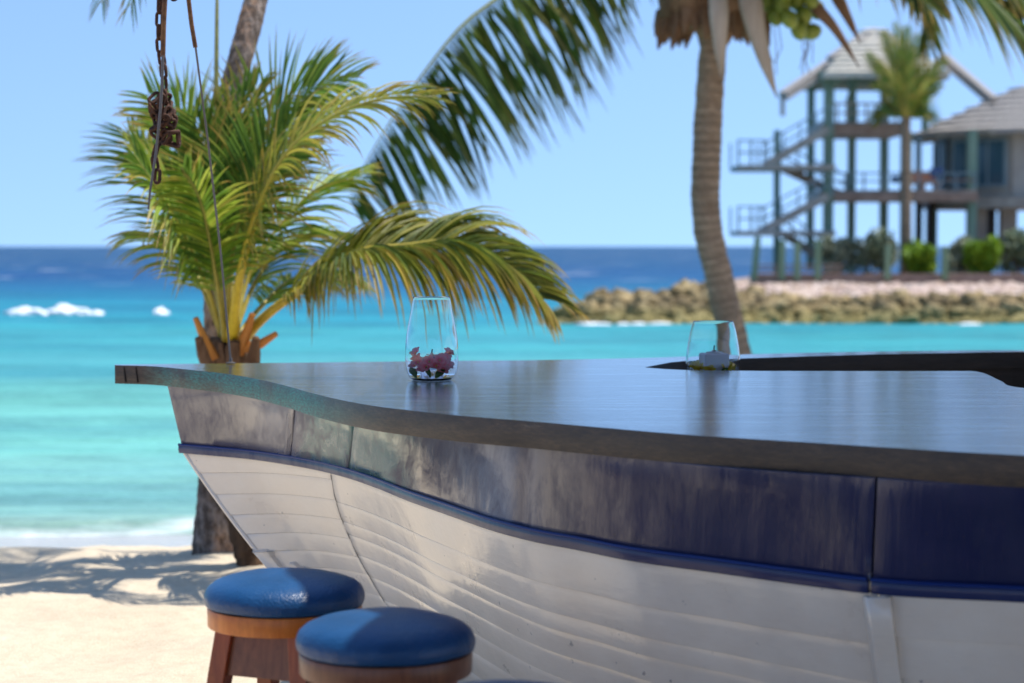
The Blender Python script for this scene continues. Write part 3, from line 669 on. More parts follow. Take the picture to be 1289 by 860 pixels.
# ------------------------------------------------------------------ stools
def stool(loc, rz, label, ringm, scale=1.0):
    o = empty('bar_stool', (0,0,0), label, 'bar stool', 'blue bar stools beside the boat bar')
    # cushion
    b = MB(); prof = [(.168,.700),(.1755,.7035),(.178,.712),(.1785,.722),(.1765,.729),(.171,.7395),(.159,.7495),(.138,.758),(.108,.765),(.07,.770),(.02,.772),(.0001,.772)]
    b.lathe([(.0001,.699)] + prof, (0,0,0), 96)
    for i, v in enumerate(b.v):
        r = math.hypot(v.x, v.y); a = math.atan2(v.y, v.x)
        if r > .15 and v.z < .74: v.x *= 1+.012*noise.noise(Vector((a*9, v.z*20, 1))); v.y *= 1+.012*noise.noise(Vector((a*9, v.z*20, 1)))
        v.z += .003*noise.noise(Vector((v.x*9, v.y*9, 0)))
    b.build('cushion', VINYL, o, smooth=True, ang=180)
    b = MB(); b.lathe([(.0001,.656),(.170,.656),(.1715,.658),(.1725,.696),(.171,.6985),(.0001,.6985)], (0,0,0), 72); b.build('seat_ring', ringm, o, smooth=True, ang=40)
    for k in range(4):
        a = R(45+90*k); d = Vector((math.cos(a), math.sin(a), 0))
        top, bot = d*.128 + Vector((0,0,.655)), d*.245
        b = MB(); rows = []; sd = Vector((-d.y, d.x, 0)); e1 = (d+sd).normalized(); e2 = (d-sd).normalized()
        for u in (0, .04, .15, .28, .5, 1):
            p = top.lerp(bot, u); s = .021 if u < .2 else lerp(.021, .016, u); rows.append([p+e1*s+e2*s, p+e1*s-e2*s, p-e1*s-e2*s, p-e1*s+e2*s, p+e1*s+e2*s])
        b.grid(rows); n = len(b.v); b.f += [(0,1,2,3), (n-5,n-4,n-3,n-2)]
        b.build('leg', WOODR, o, bevel=.003)
        a2 = a + R(90); d2 = Vector((math.cos(a2), math.sin(a2), 0))
        for nm, u0, u1, th, mt in (('apron', .0, .155, .018, WOODD), ('stretcher', .60, .65, .02, WOODR)):
            b = MB(); P = [top.lerp(bot,u0), (d2*.128+Vector((0,0,.655))).lerp(d2*.245, u0), (d2*.128+Vector((0,0,.655))).lerp(d2*.245, u1), top.lerp(bot,u1)]
            t = (P[1]-P[0]).normalized(); off = .0185; P = [P[0]+t*off, P[1]-t*off, P[2]-t*off, P[3]+t*off]
            if nm == 'apron':
                for q in P[:2]: q.z -= .001
            nr = t.cross(P[3]-P[0]).normalized(); vs = [p-nr*th/2 for p in P]+[p+nr*th/2 for p in P]
            b.add(vs, [(0,1,2,3),(4,7,6,5),(0,4,5,1),(1,5,6,2),(2,6,7,3),(3,7,4,0)]); b.build(nm, mt, o, bevel=.002)
    o.location = loc; o.rotation_euler = (0,0,rz); o.scale = (scale,)*3; return o
def gz(x, y): return sand_h(x, y)
spots = [(358.5, 4.41, R(66), 'blue topped wooden bar stool with sunlit orange ring, farthest to the left', WOODO),
         (485.5, 3.91, R(20), 'blue topped bar stool with shaded dark brown ring, in front of the orange ringed one', WOODD),
         (646, 3.23, R(50), 'bar stool at the bottom edge, only the top of its blue seat showing', WOODD)]
for px, Y, rz, lab, rm in spots:
    x = (px-644.5)/F*(Y*CP+.75*SP); stool((x, Y, 0), rz, lab, rm)

# ------------------------------------------------------------------ palms
def pal(*a): return a
GR = [(.10,.19,.022),(.14,.24,.028),(.20,.27,.03),(.075,.15,.02)]
def frond(root, pts, L=.5, n=70, h=(0,0,1), t0=.2, droop=1.0, a0=52, a1=28, w_=.0145, cols=GR, tip=(.42,.24,.05), wind=(0,0,0), rr=.016, vee=.25, lift=0, rc=(.42,.33,.05), sides=(1,-1), name='frond', endl=.3, vj=.14, aj=6):
    pts = [Vector(p) for p in pts]; acc = [0]
    for i in range(1, len(pts)): acc.append(acc[-1] + (pts[i]-pts[i-1]).length)
    C = Curve(acc, pts); T = acc[-1]; hv = Vector(h)
    b = MB(); N = 26
    P = [C(T*i/N) for i in range(N+1)]
    rd = [rr*(1.25 if i < 2 else 1)*(1-.88*(i/N)**.9) for i in range(N+1)]
    b.tube(P, rd, 6, True, [tuple(lerp(rc[k], (.30,.30,.06)[k], i/N) for k in range(3)) for i in range(N+1)])
    fr = b.build(name, RACH, root, smooth=True, ang=180)
    b = MB(); G = Vector((0,0,-1)); W = Vector(wind); fseed = rnd.uniform(0,100)
    for i in range(n):
        u = t0 + (1-t0)*((i+.5)/n); s = T*u; p = C(s); tg = (C(s+T*.01)-C(s-T*.01)).normalized()
        D = (hv - tg*hv.dot(tg)); 
        if D.length < .05: D = Vector((0,-1,0)) - tg*tg.dot(Vector((0,-1,0)))
        D.normalize(); S = tg.cross(D).normalized()
        v = (u-t0)/(1-t0); prof = interp(v, [0,.12,.35,.6,.85,1], [.45,.8,1,.92,.62,endl])
        for sd in sides:
            if rnd.random() < .03: continue
            ang = R(lerp(a0, a1, v) + rnd.uniform(-aj,aj)); ve = vee + lift*(1-v) + rnd.uniform(-vj,vj)
            # angle measured from the rachis
            d = (tg*math.cos(R(90)-ang if False else ang) + S*sd*math.sin(ang)*1.0 + D*ve).normalized()
            d = (tg*math.cos(R(58)-0*ang)*(1-.0) + S*sd + D*ve).normalized() if False else d
            ln = L*prof*rnd.uniform(.85,1.1); seg = 6; q = p + S*sd*rr*.5; pc = []
            cc_ = cols[rnd.randrange(len(cols))]; br = rnd.uniform(.8,1.25); base = tuple(x*br for x in cc_)
            tb = rnd.random() < .10; wv = w_*rnd.uniform(.8,1.2)*(.6+.4*prof)
            dr = droop*rnd.uniform(.75,1.3); jit = Vector((noise.noise(Vector((u*8,fseed,sd))),noise.noise(Vector((u*8,fseed,sd+5))),0))*.35
            rows = []; cs = []; nrm = d.cross(S*sd).normalized() if d.cross(S).length > .05 else D
            for j in range(seg+1):
                r = j/seg; ww = wv*(1.0 if 0 < r < .5 else (.55 if r == 0 else max(.03, 1-((r-.5)/.5)**1.4)))
                side = d.cross(nrm).normalized() if False else tg.cross(d)
                wdir = d.cross(D); 
                if wdir.length < .1: wdir = tg
                wdir.normalize(); fold = wdir.cross(d)*ww*.35
                rows.append([q - wdir*ww*.5 + fold, q - fold*.3, q + wdir*ww*.5 + fold])
                k = max(0, (r-.72)/.28)*(1.0 if not tb else 1) ; k = min(1, k + (.5 if tb and r > .3 else 0)); cb = tuple(lerp(base[t], tip[t], k) for t in range(3)); cs += [cb, tuple(min(1, x*1.25) for x in cb), cb]
                d = (d + (G*dr + W + jit)*(ln/seg)*(1.1+.9*r)/L*.55).normalized(); q = q + d*(ln/seg)
            b.grid(rows, cs)
    b.build('leaflets', LEAF, fr, smooth=False, kind='leaf')['kind'] = 'stuff'
    return fr
def trunk(root, pts, radii, mat, name='trunk', ring=.055, amp=.05, n=20):
    acc = [0]; pts = [Vector(p) for p in pts]
    for i in range(1, len(pts)): acc.append(acc[-1]+(pts[i]-pts[i-1]).length)
    C = Curve(acc, pts); N = int(acc[-1]/ring*4); b = MB(); P = []; rd = []; cl = []
    for i in range(N+1):
        s = acc[-1]*i/N; p = C(s); P.append(p); ph = (s/ring + .5*noise.noise(Vector((s*3,0,0))))%1
        rd.append(interp(s, acc, radii)*(1+amp*(1-ph)-amp*.5+.03*noise.noise(Vector((s*5,3,0)))))
        q_ = (.74 if i % 4 == 0 else 1.0)*rnd.uniform(.8,1.15); cl.append((q_,q_,q_*.97))
    b.tube(P, rd, n, True, cl)
    for i, v in enumerate(b.v): c = P[i//n]; d = v-c; v += d*.07*noise.noise(v*9)
    return b.build(name, mat, root, smooth=True, ang=180)
def pp(Y0, lst): return [aty(a, c, Y0+d) for a, c, d in lst]

# young palm behind the bow
YP = 9.2
base = aty(322, 728, YP); base.z = gz(base.x, base.y)-.03
yp = empty('young_palm', base, 'bushy young coconut palm with green and yellow fronds behind the boat bow', 'palm tree')
trunk(yp, [base, aty(308,665,YP), aty(292,560,YP), aty(287,470,YP), aty(288,425,YP)], [.085,.075,.09,.10,.085], BARKD, ring=.09, amp=.16)
CR = aty(288, 425, YP)
YF = [(.16,.27,.02),(.26,.36,.03),(.10,.20,.02),(.36,.42,.045)]
YY = [(.30,.31,.03),(.40,.34,.04),(.22,.27,.03)]
fronds = [
 # pts (px,py,dY), L, n, h, kwargs
 ([(292,428,-.1),(302,350,-.35),(325,250,-.5),(365,165,-.6),(430,113,-.6),(490,93,-.6),(552,92,-.6)], .36, 90, (-.45,-.5,.75), dict(cols=YY, rc=(.72,.52,.03), droop=1.5, vee=.15, rr=.027, t0=.25)),
 ([(300,432,0),(340,393,-.1),(400,352,-.2),(455,312,-.3),(510,298,-.3),(570,300,-.3),(620,320,-.3),(656,350,-.3),(682,378,-.3)], .66, 270, (.1,-.35,1), dict(cols=[(.22,.23,.02),(.30,.28,.03),(.13,.17,.015),(.09,.13,.012)], rc=(.58,.40,.03), droop=2.1, vee=.4, rr=.026, t0=.2, w_=.018, a1=45, endl=.42)),
 ([(290,420,.1),(306,310,.15),(330,210,.2),(360,130,.2),(395,85,.1),(450,68,0)], .46, 70, (-.5,-.6,.5), dict(cols=YF, droop=1.1, vee=.1)),
 ([(286,420,0),(284,320,-.1),(290,210,-.1),(300,130,-.1),(325,75,0)], .40, 60, (0,-1,.2), dict(cols=GR, droop=.5, vee=.2, a0=22, a1=14, t0=.2)),
 ([(284,420,0),(270,320,-.1),(250,210,-.1),(225,130,-.15),(185,88,-.2)], .46, 64, (.3,-.8,.4), dict(cols=YF, droop=.9, vee=.1)),
 ([(284,425,0),(262,330,.1),(230,250,.2),(195,185,.3),(160,140,.4)], .48, 66, (.4,-.6,.6), dict(cols=GR, droop=1.1, vee=.1)),
 ([(282,425,0),(255,345,-.2),(225,270,-.4),(195,215,-.6),(168,170,-.7)], .44, 66, (.5,-.5,.6), dict(cols=YF, droop=1.3, vee=.05, rc=(.50,.40,.06))),
 ([(282,430,0),(258,370,.0),(230,315,.1),(200,285,.2),(172,285,.3)], .36, 60, (.3,-.3,1), dict(cols=YF, droop=1.6, vee=.2)),
 ([(288,425,-.1),(290,340,-.25),(305,250,-.35),(335,170,-.35),(375,120,-.3)], .42, 70, (-.2,-.9,.3), dict(cols=GR, droop=1.0, vee=.15)),
 ([(285,425,-.05),(278,340,-.15),(274,250,-.2),(262,170,-.2),(246,120,-.2)], .40, 66, (.1,-.9,.3), dict(cols=GR, droop=.9, vee=.15)),
 ([(292,425,.1),(320,330,.3),(360,260,.4),(405,215,.5),(450,200,.5)], .46, 64, (-.3,-.4,.8), dict(cols=YF, droop=1.4, vee=.1)),
 ([(292,428,.1),(325,350,.3),(365,300,.5),(405,280,.6),(445,285,.7)], .42, 60, (-.1,-.2,1), dict(cols=YF, droop=1.6, vee=.2)),
 ([(288,420,.1),(296,300,.2),(320,190,.2),(350,110,.2),(420,62,.2)], .50, 60, (-.3,-.9,.1), dict(cols=GR, droop=.8, vee=.1)),
 ([(286,420,.2),(276,300,.4),(262,200,.5),(240,140,.6),(210,105,.6)], .46, 56, (.2,-.9,.1), dict(cols=GR, droop=.8, vee=.1)),
 ([(284,428,-.1),(272,350,-.3),(262,280,-.4),(248,225,-.5),(228,190,-.6)], .38, 56, (0,-1,.2), dict(cols=YF, droop=1.0, vee=.2)),
 ([(294,430,.1),(330,385,.3),(372,350,.5),(415,340,.6),(450,360,.7)], .36, 56, (0,-.1,1), dict(cols=GR, droop=1.8, vee=.2)),
]
for P, L, n, h, kw in fronds: kw.setdefault('t0', .30); P = [(a, 425-(425-c)*(.91 if c < 300 else .97 if c < 350 else 1) if i_ else c, d) for i_, (a, c, d) in enumerate(P)]; frond(yp, pp(YP, P), L*.95, int(n*.85), h, **kw)
b = MB(); b.tube(pp(YP, [(284,410,0),(276,250,0),(272,120,0),(273,20,0),(274,-60,0)]), [.02,.018,.012,.009,.004], 6, True, (.34,.33,.10)); b.build('spear_leaf', RACH, yp, smooth=True)
for (x0,y0,x1,y1,wd) in ((262,458,250,425,.030),(270,452,246,400,.022),(308,438,348,420,.022),(300,445,318,395,.024),(318,455,322,425,.03),(290,470,296,430,.035)):
    b = MB(); b.tube(pp(YP-.12, [(x0,y0,0),((x0+x1)/2,(y0+y1)/2+4,-.02),(x1,y1,-.05)]), [wd*1.2,wd,wd*.6], 7); b.build('leaf_stub', ORNG if wd < .03 else FIBRE, yp, smooth=True)
for i in range(10):
    a = i*.7; px = 288+math.cos(a)*21; b = MB(); p0 = aty(288+math.cos(a)*14, 500-i*7, YP+math.sin(a)*.08); p1 = aty(px, 455-i*4, YP+math.sin(a)*.14)
    b.tube([p0, (p0+p1)/2, p1], [.036,.03,.012], 6, jit=.2); b.build('old_leaf_base', FIBRE, yp)

# tall palm on the left
YT = 9.6
base = aty(271, 701, YT); base.z = gz(base.x, base.y)-.04
tp = empty('tall_palm', base, 'tall palm with slim grey trunk rising behind the young palm, crown out of view', 'palm tree')
trunk(tp, [base, base+Vector((.0,0,.12)), aty(272,600,YT), aty(274,480,YT), aty(276,300,YT), aty(288,130,YT), aty(312,40,YT+.1), aty(327,-20,YT+.2), aty(352,-140,YT+.3), aty(400,-620,YT+.4)],
      [.115,.105,.088,.075,.065,.060,.058,.057,.056,.056], BARK2, ring=.06)
TF = [(.075,.13,.022),(.11,.17,.03),(.15,.17,.04)]
for P, kw in (([(400,-620,.4),(330,-660,.3),(235,-540,.1),(180,-330,0),(140,-60,-.1),(128,5,-.1)], dict(tip=(.40,.25,.10))),
          ([(400,-620,.4),(320,-600,.0),(250,-440,-.3),(205,-230,-.5),(178,-55,-.6),(165,10,-.6)], dict(tip=(.40,.25,.10))),
          ([(400,-620,.4),(460,-650,.2),(510,-500,0),(525,-260,-.1),(532,-55,-.2)], {}),
          ([(400,-620,.4),(480,-660,.6),(560,-580,.8),(610,-420,.8),(630,-230,.8)], {}),
          ([(400,-620,.4),(405,-740,0),(390,-700,-.8),(370,-560,-1.4),(350,-420,-1.8)], {}),
          ([(400,-620,.4),(410,-740,.8),(420,-700,1.5),(425,-560,2.1)], {}),
          ([(400,-620,.4),(340,-760,.4),(250,-800,.5),(150,-740,.5),(90,-640,.5)], {}),
          ([(400,-620,.4),(460,-780,.4),(550,-800,.3),(650,-740,.2)], {})):
    frond(tp, pp(YT, P), .46, 64, (0,-.2,1), cols=TF, droop=1.6, vee=.15, **kw)

# coconut palm on the right
YC = 17.0
pl = [(901,30),(897,70),(894,110),(891,160),(889,210),(888,250),(892,295),(902,335),(910,372),(917,402),(926,445),(938,500),(950,560)]
base = aty(957, 600, YC); base.z = gz(base.x, base.y)-.05
cp = empty('coconut_palm', base, 'leaning coconut palm with ringed brown trunk and green coconuts behind the bar', 'palm tree')
wpx = [17.3,17.3,17.5,18,18,18,17.8,17.5,17.8,18.4,19.5,22,25]
trunk(cp, [base] + [aty(a, c, YC) for a, c in pl[::-1]], [30*YC/F] + [x*YC/F for x in wpx[::-1]], BARK, ring=.075, amp=.035, n=28)
cc0 = aty(897, -10, YC)
# fibrous skirt
b = MB(); b.lathe([(.13,-.42),(.16,-.36),(.24,-.28),(.42,-.2),(.5,-.05),(.40,.2),(.2,.4),(.0001,.45)], cc0, 24)
for v in b.v: v += (v-cc0)*.18*noise.noise(v*4)
b.build('crown_fibre', FIBRE, cp, smooth=True, ang=180)
for i in range(26):
    a = 2*math.pi*i/26 + rnd.uniform(-.1,.1); L = rnd.uniform(.18,.34); d = Vector((math.cos(a), math.sin(a)*.9, 0)); rr_ = .40+rnd.uniform(-.05,.06)
    p0 = cc0 + d*(rr_-.22) + Vector((0,0,-.08)); p1 = cc0 + d*rr_ + Vector((0,0,-.22)); p2 = cc0 + d*(rr_+.06) + Vector((0,0,-.22-L*.75))
    b = MB(); b.tube([p0,p1,p1.lerp(p2,.5),p2], [.075,.07,.045,.008], 5, jit=.25); b.build('dead_leaf_base', FIBRE, cp)
def blade(name, mat, pts, wd, Y):
    P = [aty(a, c, Y+dd) for a, c, dd in pts]; acc = list(range(len(P))); C = Curve(acc, P); b = MB(); rows = []; N = 16
    for i in range(N+1):
        u = i/N; p = C(u*(len(P)-1)); t = (C(u*(len(P)-1)+.05)-C(u*(len(P)-1)-.05)).normalized(); s = t.cross(Vector((0,-1,0))).normalized()
        ww = wd*interp(u, [0,.15,.45,.8,1], [.55,.9,1,.55,.03])
        rows.append([p + s*ww*math.sin(x) + Vector((0, -ww*.55*math.cos(x)*1.0, 0)) for x in frange(-1.5,1.5,6)])
    b.grid(rows); b.build(name, mat, cp, smooth=True, solid=.012, ang=180)
blade('dry_sheath', DRYL, [(898,-60,-.4),(904,0,-.62),(906,50,-.66),(908,98,-.62)], 12*YC/F, YC)
blade('dry_sheath', DRYL, [(925,-70,-.3),(942,-10,-.58),(955,50,-.62),(978,124,-.58)], 14.5*YC/F, YC)
blade('brown_spathe', DRYB, [(985,-60,-.1),(1020,0,-.3),(1050,35,-.3),(1081,84,-.3)], 8*YC/F, YC)
blade('brown_spathe', DRYB, [(1020,-60,-.1),(1050,-10,-.2),(1066,20,-.2),(1083,55,-.2)], 8*YC/F, YC)
for i, (px, py, dy) in enumerate([(966,2,-.3),(985,6,-.45),(1003,2,-.35),(976,20,-.4),(994,24,-.55),(1012,20,-.4),(1006,38,-.45),(1022,40,-.35),(990,-10,-.5),(1010,-14,-.3),(968,-14,-.3),(1028,12,-.2),(1020,-2,-.4)]):
    c = aty(px, py, YC+dy); rr_ = 10.5*YC/F; b = MB(); b.lathe([(.0001,-1.28),(.45,-1.1),(.85,-.6),(1,0),(.9,.5),(.55,.95),(.2,1.15),(.0001,1.2)], (0,0,0), 14)
    rt = Matrix.Rotation(rnd.uniform(-.5,.5), 3, 'Y') @ Matrix.Rotation(rnd.uniform(-.4,.4), 3, 'X')
    if i == 7: rt = Matrix.Rotation(1.3, 3, 'Y')
    b.v = [c + rt @ (v*rr_) for v in b.v]; b.build('coconut', COCO, cp, smooth=True, ang=180)
b = MB()
for i in range(9): 
    px = 985+rnd.uniform(-25,40); b.tube([aty(px, 30, YC-.3), aty(px+rnd.uniform(-6,6), 60, YC-.3), aty(px+rnd.uniform(-12,12), 60+rnd.uniform(5,40), YC-.3)], .004, 4)
b.build('flower_strings', FIBRE, cp)['kind'] = 'stuff'
CG = [(.045,.085,.010),(.08,.12,.014),(.15,.16,.02),(.03,.055,.008)]
big = [(897,-40,0),(830,-85,-.3),(730,-70,-.6),(623,0,-.8),(589,25,-.9),(539,84,-1.0),(496,146,-1.0),(462,202,-1.0),(438,252,-1.0)]
frond(cp, pp(YC, big), 1.22, 84, (0,-1,0), cols=CG, droop=.8, vee=.0, vj=.32, aj=13, wind=(.2,0,0), rr=.030, w_=.036, t0=.22, sides=(-1,-1), rc=(.34,.36,.05), tip=(.22,.17,.07), a0=96, a1=62, endl=.55)
for P, L, kw in (
  ([(897,-40,0),(960,-130,-.2),(1060,-150,-.5),(1170,-100,-.7),(1260,-30,-.9),(1330,70,-1)], 1.0, {}),
  ([(897,-40,0),(990,-95,-.5),(1090,-75,-1.0),(1190,-40,-1.3),(1270,25,-1.4),(1330,120,-1.4)], 1.15, {}),
  ([(897,-40,0),(1000,-80,.5),(1080,-65,.8),(1130,-35,.9),(1158,5,.9),(1168,55,.9)], .8, {}),
  ([(897,-40,0),(980,-170,.3),(1100,-200,.5),(1220,-150,.6),(1330,-60,.6)], 1.2, {}),
  ([(897,-40,0),(950,-100,-.6),(1040,-100,-1.2),(1120,-60,-1.6),(1170,10,-1.9)], .75, {}),
  ([(897,-40,0),(850,-160,.2),(760,-200,.4),(680,-150,.6),(630,-80,.6)], 1.0, {}),
  ([(897,-40,0),(860,-110,.6),(800,-120,1.2),(750,-70,1.6),(725,-10,1.8)], .7, {}),
  ([(897,-40,0),(890,-180,-.3),(860,-230,-1),(820,-200,-2)], 1.0, {}),
  ([(897,-40,0),(920,-190,.5),(950,-240,1.4),(980,-200,2.4)], 1.0, {}),
  ([(897,-40,0),(900,-220,0),(930,-330,.2),(990,-400,.3)], 1.0, {}),
  ([(897,-40,0),(870,-220,0),(800,-320,.2),(700,-350,.3)], 1.0, {})):
    frond(cp, pp(YC, P), L, 76, (0,-.2,1), cols=CG, droop=1.7, vee=.1, rr=.035, w_=.042, rc=(.28,.3,.05), wind=(.3,0,0), t0=.18)

# ------------------------------------------------------------------ chain, wires, spar, unseen awning
TOPZ = 2.93
spar = empty('wooden_spar', (-1.4, 6.55, TOPZ), 'round wooden spar above the bow carrying the chain and cables', 'spar')
b = MB(); b.tube([(-1.55,6.62,TOPZ),(0,6.3,TOPZ+.02),(3.3,5.6,TOPZ)], [.045,.055,.06], 12); b.build('spar_pole', SPAR, spar, smooth=True)
YCh = 6.55
def link_mesh(name, L=.056, Wd=.033, r=.0056):
    b = MB(); n = 20; P = []
    for i in range(n):
        a = 2*math.pi*i/n; x = (Wd/2-r)*math.cos(a); z = (Wd/2-r)*math.sin(a); z += (L/2-Wd/2)*(1 if z >= 0 else -1); P.append(Vector((x,0,z)))
    m = 7; vs = []
    for i, p in enumerate(P):
        t = (P[(i+1)%n]-P[i-1]).normalized(); nn_ = Vector((0,1,0)); s = t.cross(nn_)
        for k in range(m): a = 2*math.pi*k/m; vs.append(p + nn_*math.cos(a)*r + s*math.sin(a)*r)
    fs = [(i*m+k, i*m+(k+1)%m, ((i+1)%n)*m+(k+1)%m, ((i+1)%n)*m+k) for i in range(n) for k in range(m)]
    me = bpy.data.meshes.new(name); me.from_pydata(vs, [], fs); me.polygons.foreach_set('use_smooth', [True]*len(fs)); me.materials.append(RUST); return me
LM = link_mesh('link')
def chain(root, pts, step=.0425, twist0=0):
    P = [Vector(p) for p in pts]; acc = [0]
    for i in range(1, len(P)): acc.append(acc[-1]+(P[i]-P[i-1]).length)
    C = Curve(acc, P); s = 0; k = 0; ro = org(root)
    while s < acc[-1]:
        p = C(s); t = (C(s+.01)-C(s-.01)).normalized(); q = t.to_track_quat('Z', 'Y').to_euler().to_matrix()
        rot = q @ Matrix.Rotation(twist0 + (R(90) if k % 2 else 0) + rnd.uniform(-.35,.35) + .6, 3, 'Z')
        o = bpy.data.objects.new('chain_link', LM); col.objects.link(o); o.parent = root; o.location = p-ro; o.rotation_euler = rot.to_euler(); s += step; k += 1
root = empty('rusty_chain', aty(206, 120, YCh), 'rusty brown chain hanging at upper left, knotted in a bunch', 'chain')
pt = lambda l: [aty(a, c, YCh+d) for a, c, d in l]
chain(root, [Vector((-1.16, 6.56, TOPZ-.05))] + pt([(201,0,0),(201,55,0),(206,92,0),(207,128,0)]))
chain(root, pt([(207,122,0),(196,122,-.02),(191,130,-.03),(198,140,-.02),(210,133,0),(216,140,.01),(218,150,.01),(214,160,0),(203,158,-.03),(193,163,-.02),(199,172,-.01),(208,170,-.02),(213,180,0),(223,182,0),(224,170,0),(214,168,-.04),(206,178,-.03)]), step=.038)
chain(root, pt([(203,128,-.03),(200,142,-.03),(203,156,-.03),(208,150,-.04),(212,140,-.03)]), step=.03)
chain(root, pt([(203,175,0),(196,190,0),(195,205,0),(198,218,0),(196,236,0)]))
for q in range(2):
    cx_, cy_ = 203+q*3, 135+q*13; chain(root, pt([(cx_+rnd.uniform(7,13)*math.cos(a), cy_+rnd.uniform(5,11)*math.sin(a), rnd.uniform(-.03,.03)) for a in frange(q, q+5.2, 7)]), step=.04)
root = empty('hanging_loop', aty(219, 0, YCh), 'short loop of rusty chain link at the top edge right of the chain', 'chain')
chain(root, [Vector((-1.10,6.56,TOPZ-.05))] + pt([(220,-40,0),(219,-4,0)]))
rod = empty('rusty_rod', aty(206, 20, YCh-.05), 'rusty rod with a loose wire beside the hanging chain', 'rod')
b = MB(); b.tube([Vector((-1.14,6.5,TOPZ))] + [aty(a, c, YCh-.03) for a, c in ((208,-10),(206,30),(205,72))], .0085, 10); b.build('rod_body', ROD, rod, smooth=True)
b = MB(); b.tube([aty(a, c, YCh-.06) for a, c in ((205,70),(204,105),(201,150),(196,195),(189,240),(187,264))], [.005,.005,.0048,.0045,.004,.003], 8); b.build('loose_wire', WIRE, rod, smooth=True)
cab = empty('stay_cable', aty(291, 457.5, 6.78), 'thin stay cable with rusty sleeve running down to the bar top', 'cable')
b = MB(); b.tube([Vector((-1.15,6.55,TOPZ))] + [aty(a, c, 6.6+d) for a, c, d in ((235,-20,0),(241,30,.01),(246,60,.02))], .0075, 10); b.build('cable_sleeve', ROD, cab, smooth=True)
b = MB(); pe = atz(290.5, 457.8, ZT+.002); b.tube([aty(246,58,6.62), aty(262,180,6.68), aty(278,320,6.74), pe], .0036, 8); b.build('cable_wire', WIRE, cab, smooth=True)
b = MB(); b.lathe([(.0001,0),(.016,0),(.016,.004),(.006,.006),(.005,.02),(.0001,.02)], pe, 12); b.build('deck_eye', WIRE, cab, smooth=True)
# unseen awning; edge follows shade on seats, near-left part added to darken reflections
HA = 2.86; k = (HA-.775)/math.tan(SUN_EL); off = Vector((math.sin(SUN_AZ), math.cos(SUN_AZ), 0))*k
P = [Vector((x,y,0))+off for x,y in ((-3.0,-2.5),(-2.8,1.6),(-1.4,3.0),(-.35,3.45),(-.206,3.91),(-.45,4.41),(-.50,5.0),(-.46,6.0),(-.40,7.6))] + [Vector((4.6,9.0,0)), Vector((4.6,-2.5,0))]
aw = empty('unseen_shade_awning', (2.6, 4, HA), 'flat canvas shade awning above the boat bar, unseen, enlarged to darken the band', 'awning')
b = MB(); b.add([Vector((p.x,p.y,HA)) for p in P], [tuple(range(len(P)))]); b.build('unseen_canvas_sheet', CANVAS, aw, solid=.012)
for p, q in zip(P, P[1:]+P[:1]):
    b = MB(); b.beam(Vector((p.x,p.y,HA+.04)), Vector((q.x,q.y,HA+.04)), .05, .05); b.build('unseen_awning_beam', SPAR, aw)
for x, y in ((3.4,8.9),(4.5,6.0),(4.5,1.8)):
    b = MB(); b.tube([(x,y,-1.2),(x,y,HA+.06)], .05, 10); b.build('unseen_awning_post', SPAR, aw, smooth=True)

# ------------------------------------------------------------------ breakwater
rocks = []
for k_ in range(9):
    b = MB(); blob(b, (0,0,0), (1,1,1), 11+k_*2.3, 3, .55, fr=1.1)
    o = b.build('boulder', ROCK); rocks.append(o.data); bpy.data.objects.remove(o)
n_ = 0
def rock(px, Y, z, r):
    global n_
    o = bpy.data.objects.new('boulder', rocks[n_ % 9]); col.objects.link(o); n_ += 1
    o.location = ((px-644.5)/F*Y, Y, z); o.rotation_euler = (rnd.uniform(-.5,.5), rnd.uniform(-.5,.5), rnd.uniform(0,6.28)); o.scale = (r*rnd.uniform(.9,1.5), r*rnd.uniform(.8,1.2), r*rnd.uniform(.65,.95))
    tag(o, 'rough yellow brown boulder among the others of the low breakwater beyond the bay', 'boulder', 'boulders of the breakwater')
px = 690
while px < 1420:
    t = interp(px, [690,760,930,1000], [.35,.8,1,.9])
    rock(px, 51.2, -.62, rnd.uniform(.28,.42)); 
    if px > 705: rock(px+rnd.uniform(-5,5), 52.0, -.42+.1*t, rnd.uniform(.28,.42))
    if px > 715: rock(px+rnd.uniform(-5,5), 52.9, -.18+.12*t, rnd.uniform(.26,.42)*t+.04)
    if 728 < px < 960: rock(px+rnd.uniform(-5,5), 53.6, .02+.10*t+rnd.uniform(-.06,.06), rnd.uniform(.22,.38)*t)
    elif px >= 960: rock(px+rnd.uniform(-5,5), 53.8, -.05, rnd.uniform(.24,.34))
    if 850 < px < 890: rock(px, 54.3, .32, .24)
    px += rnd.uniform(13,20)
b = MB()
for i in range(2600):
    Y = 54.2 + 12*rnd.random()**1.3; px = rnd.uniform(925, 1420); s = rnd.uniform(.08,.22); z = -.08 + .20*smooth(54, 62, Y) + rnd.uniform(-.05,.08)
    c = rnd.choice([(.62,.47,.40),(.55,.42,.34),(.70,.58,.50),(.45,.33,.25),(.66,.52,.42)])
    blob(b, ((px-644.5)/F*Y, Y, z), (s*1.2, s, s*.75), i, 1, .5, c)
tag(b.build('coral_rubble', RUBBLE, kind='stuff'), 'pale pink coral rubble heaped behind the breakwater boulders')
# wash of foam at the foot of the rocks
b = MB()
for i in range(40):
    px = 700 + 720*i/40 + rnd.uniform(-6,6); 
    if rnd.random() < (.5 if px < 840 or px > 1180 else .12): p = aty(px, 405, 50.5); p.z = SEA_Z; blob(b, p, (rnd.uniform(.15,.4), .35, rnd.uniform(.03,.08)), i, 2, .4)
tag(b.build('rock_wash', FOAM, smooth=True, kind='stuff', ang=180), 'white wash along the foot of the breakwater')
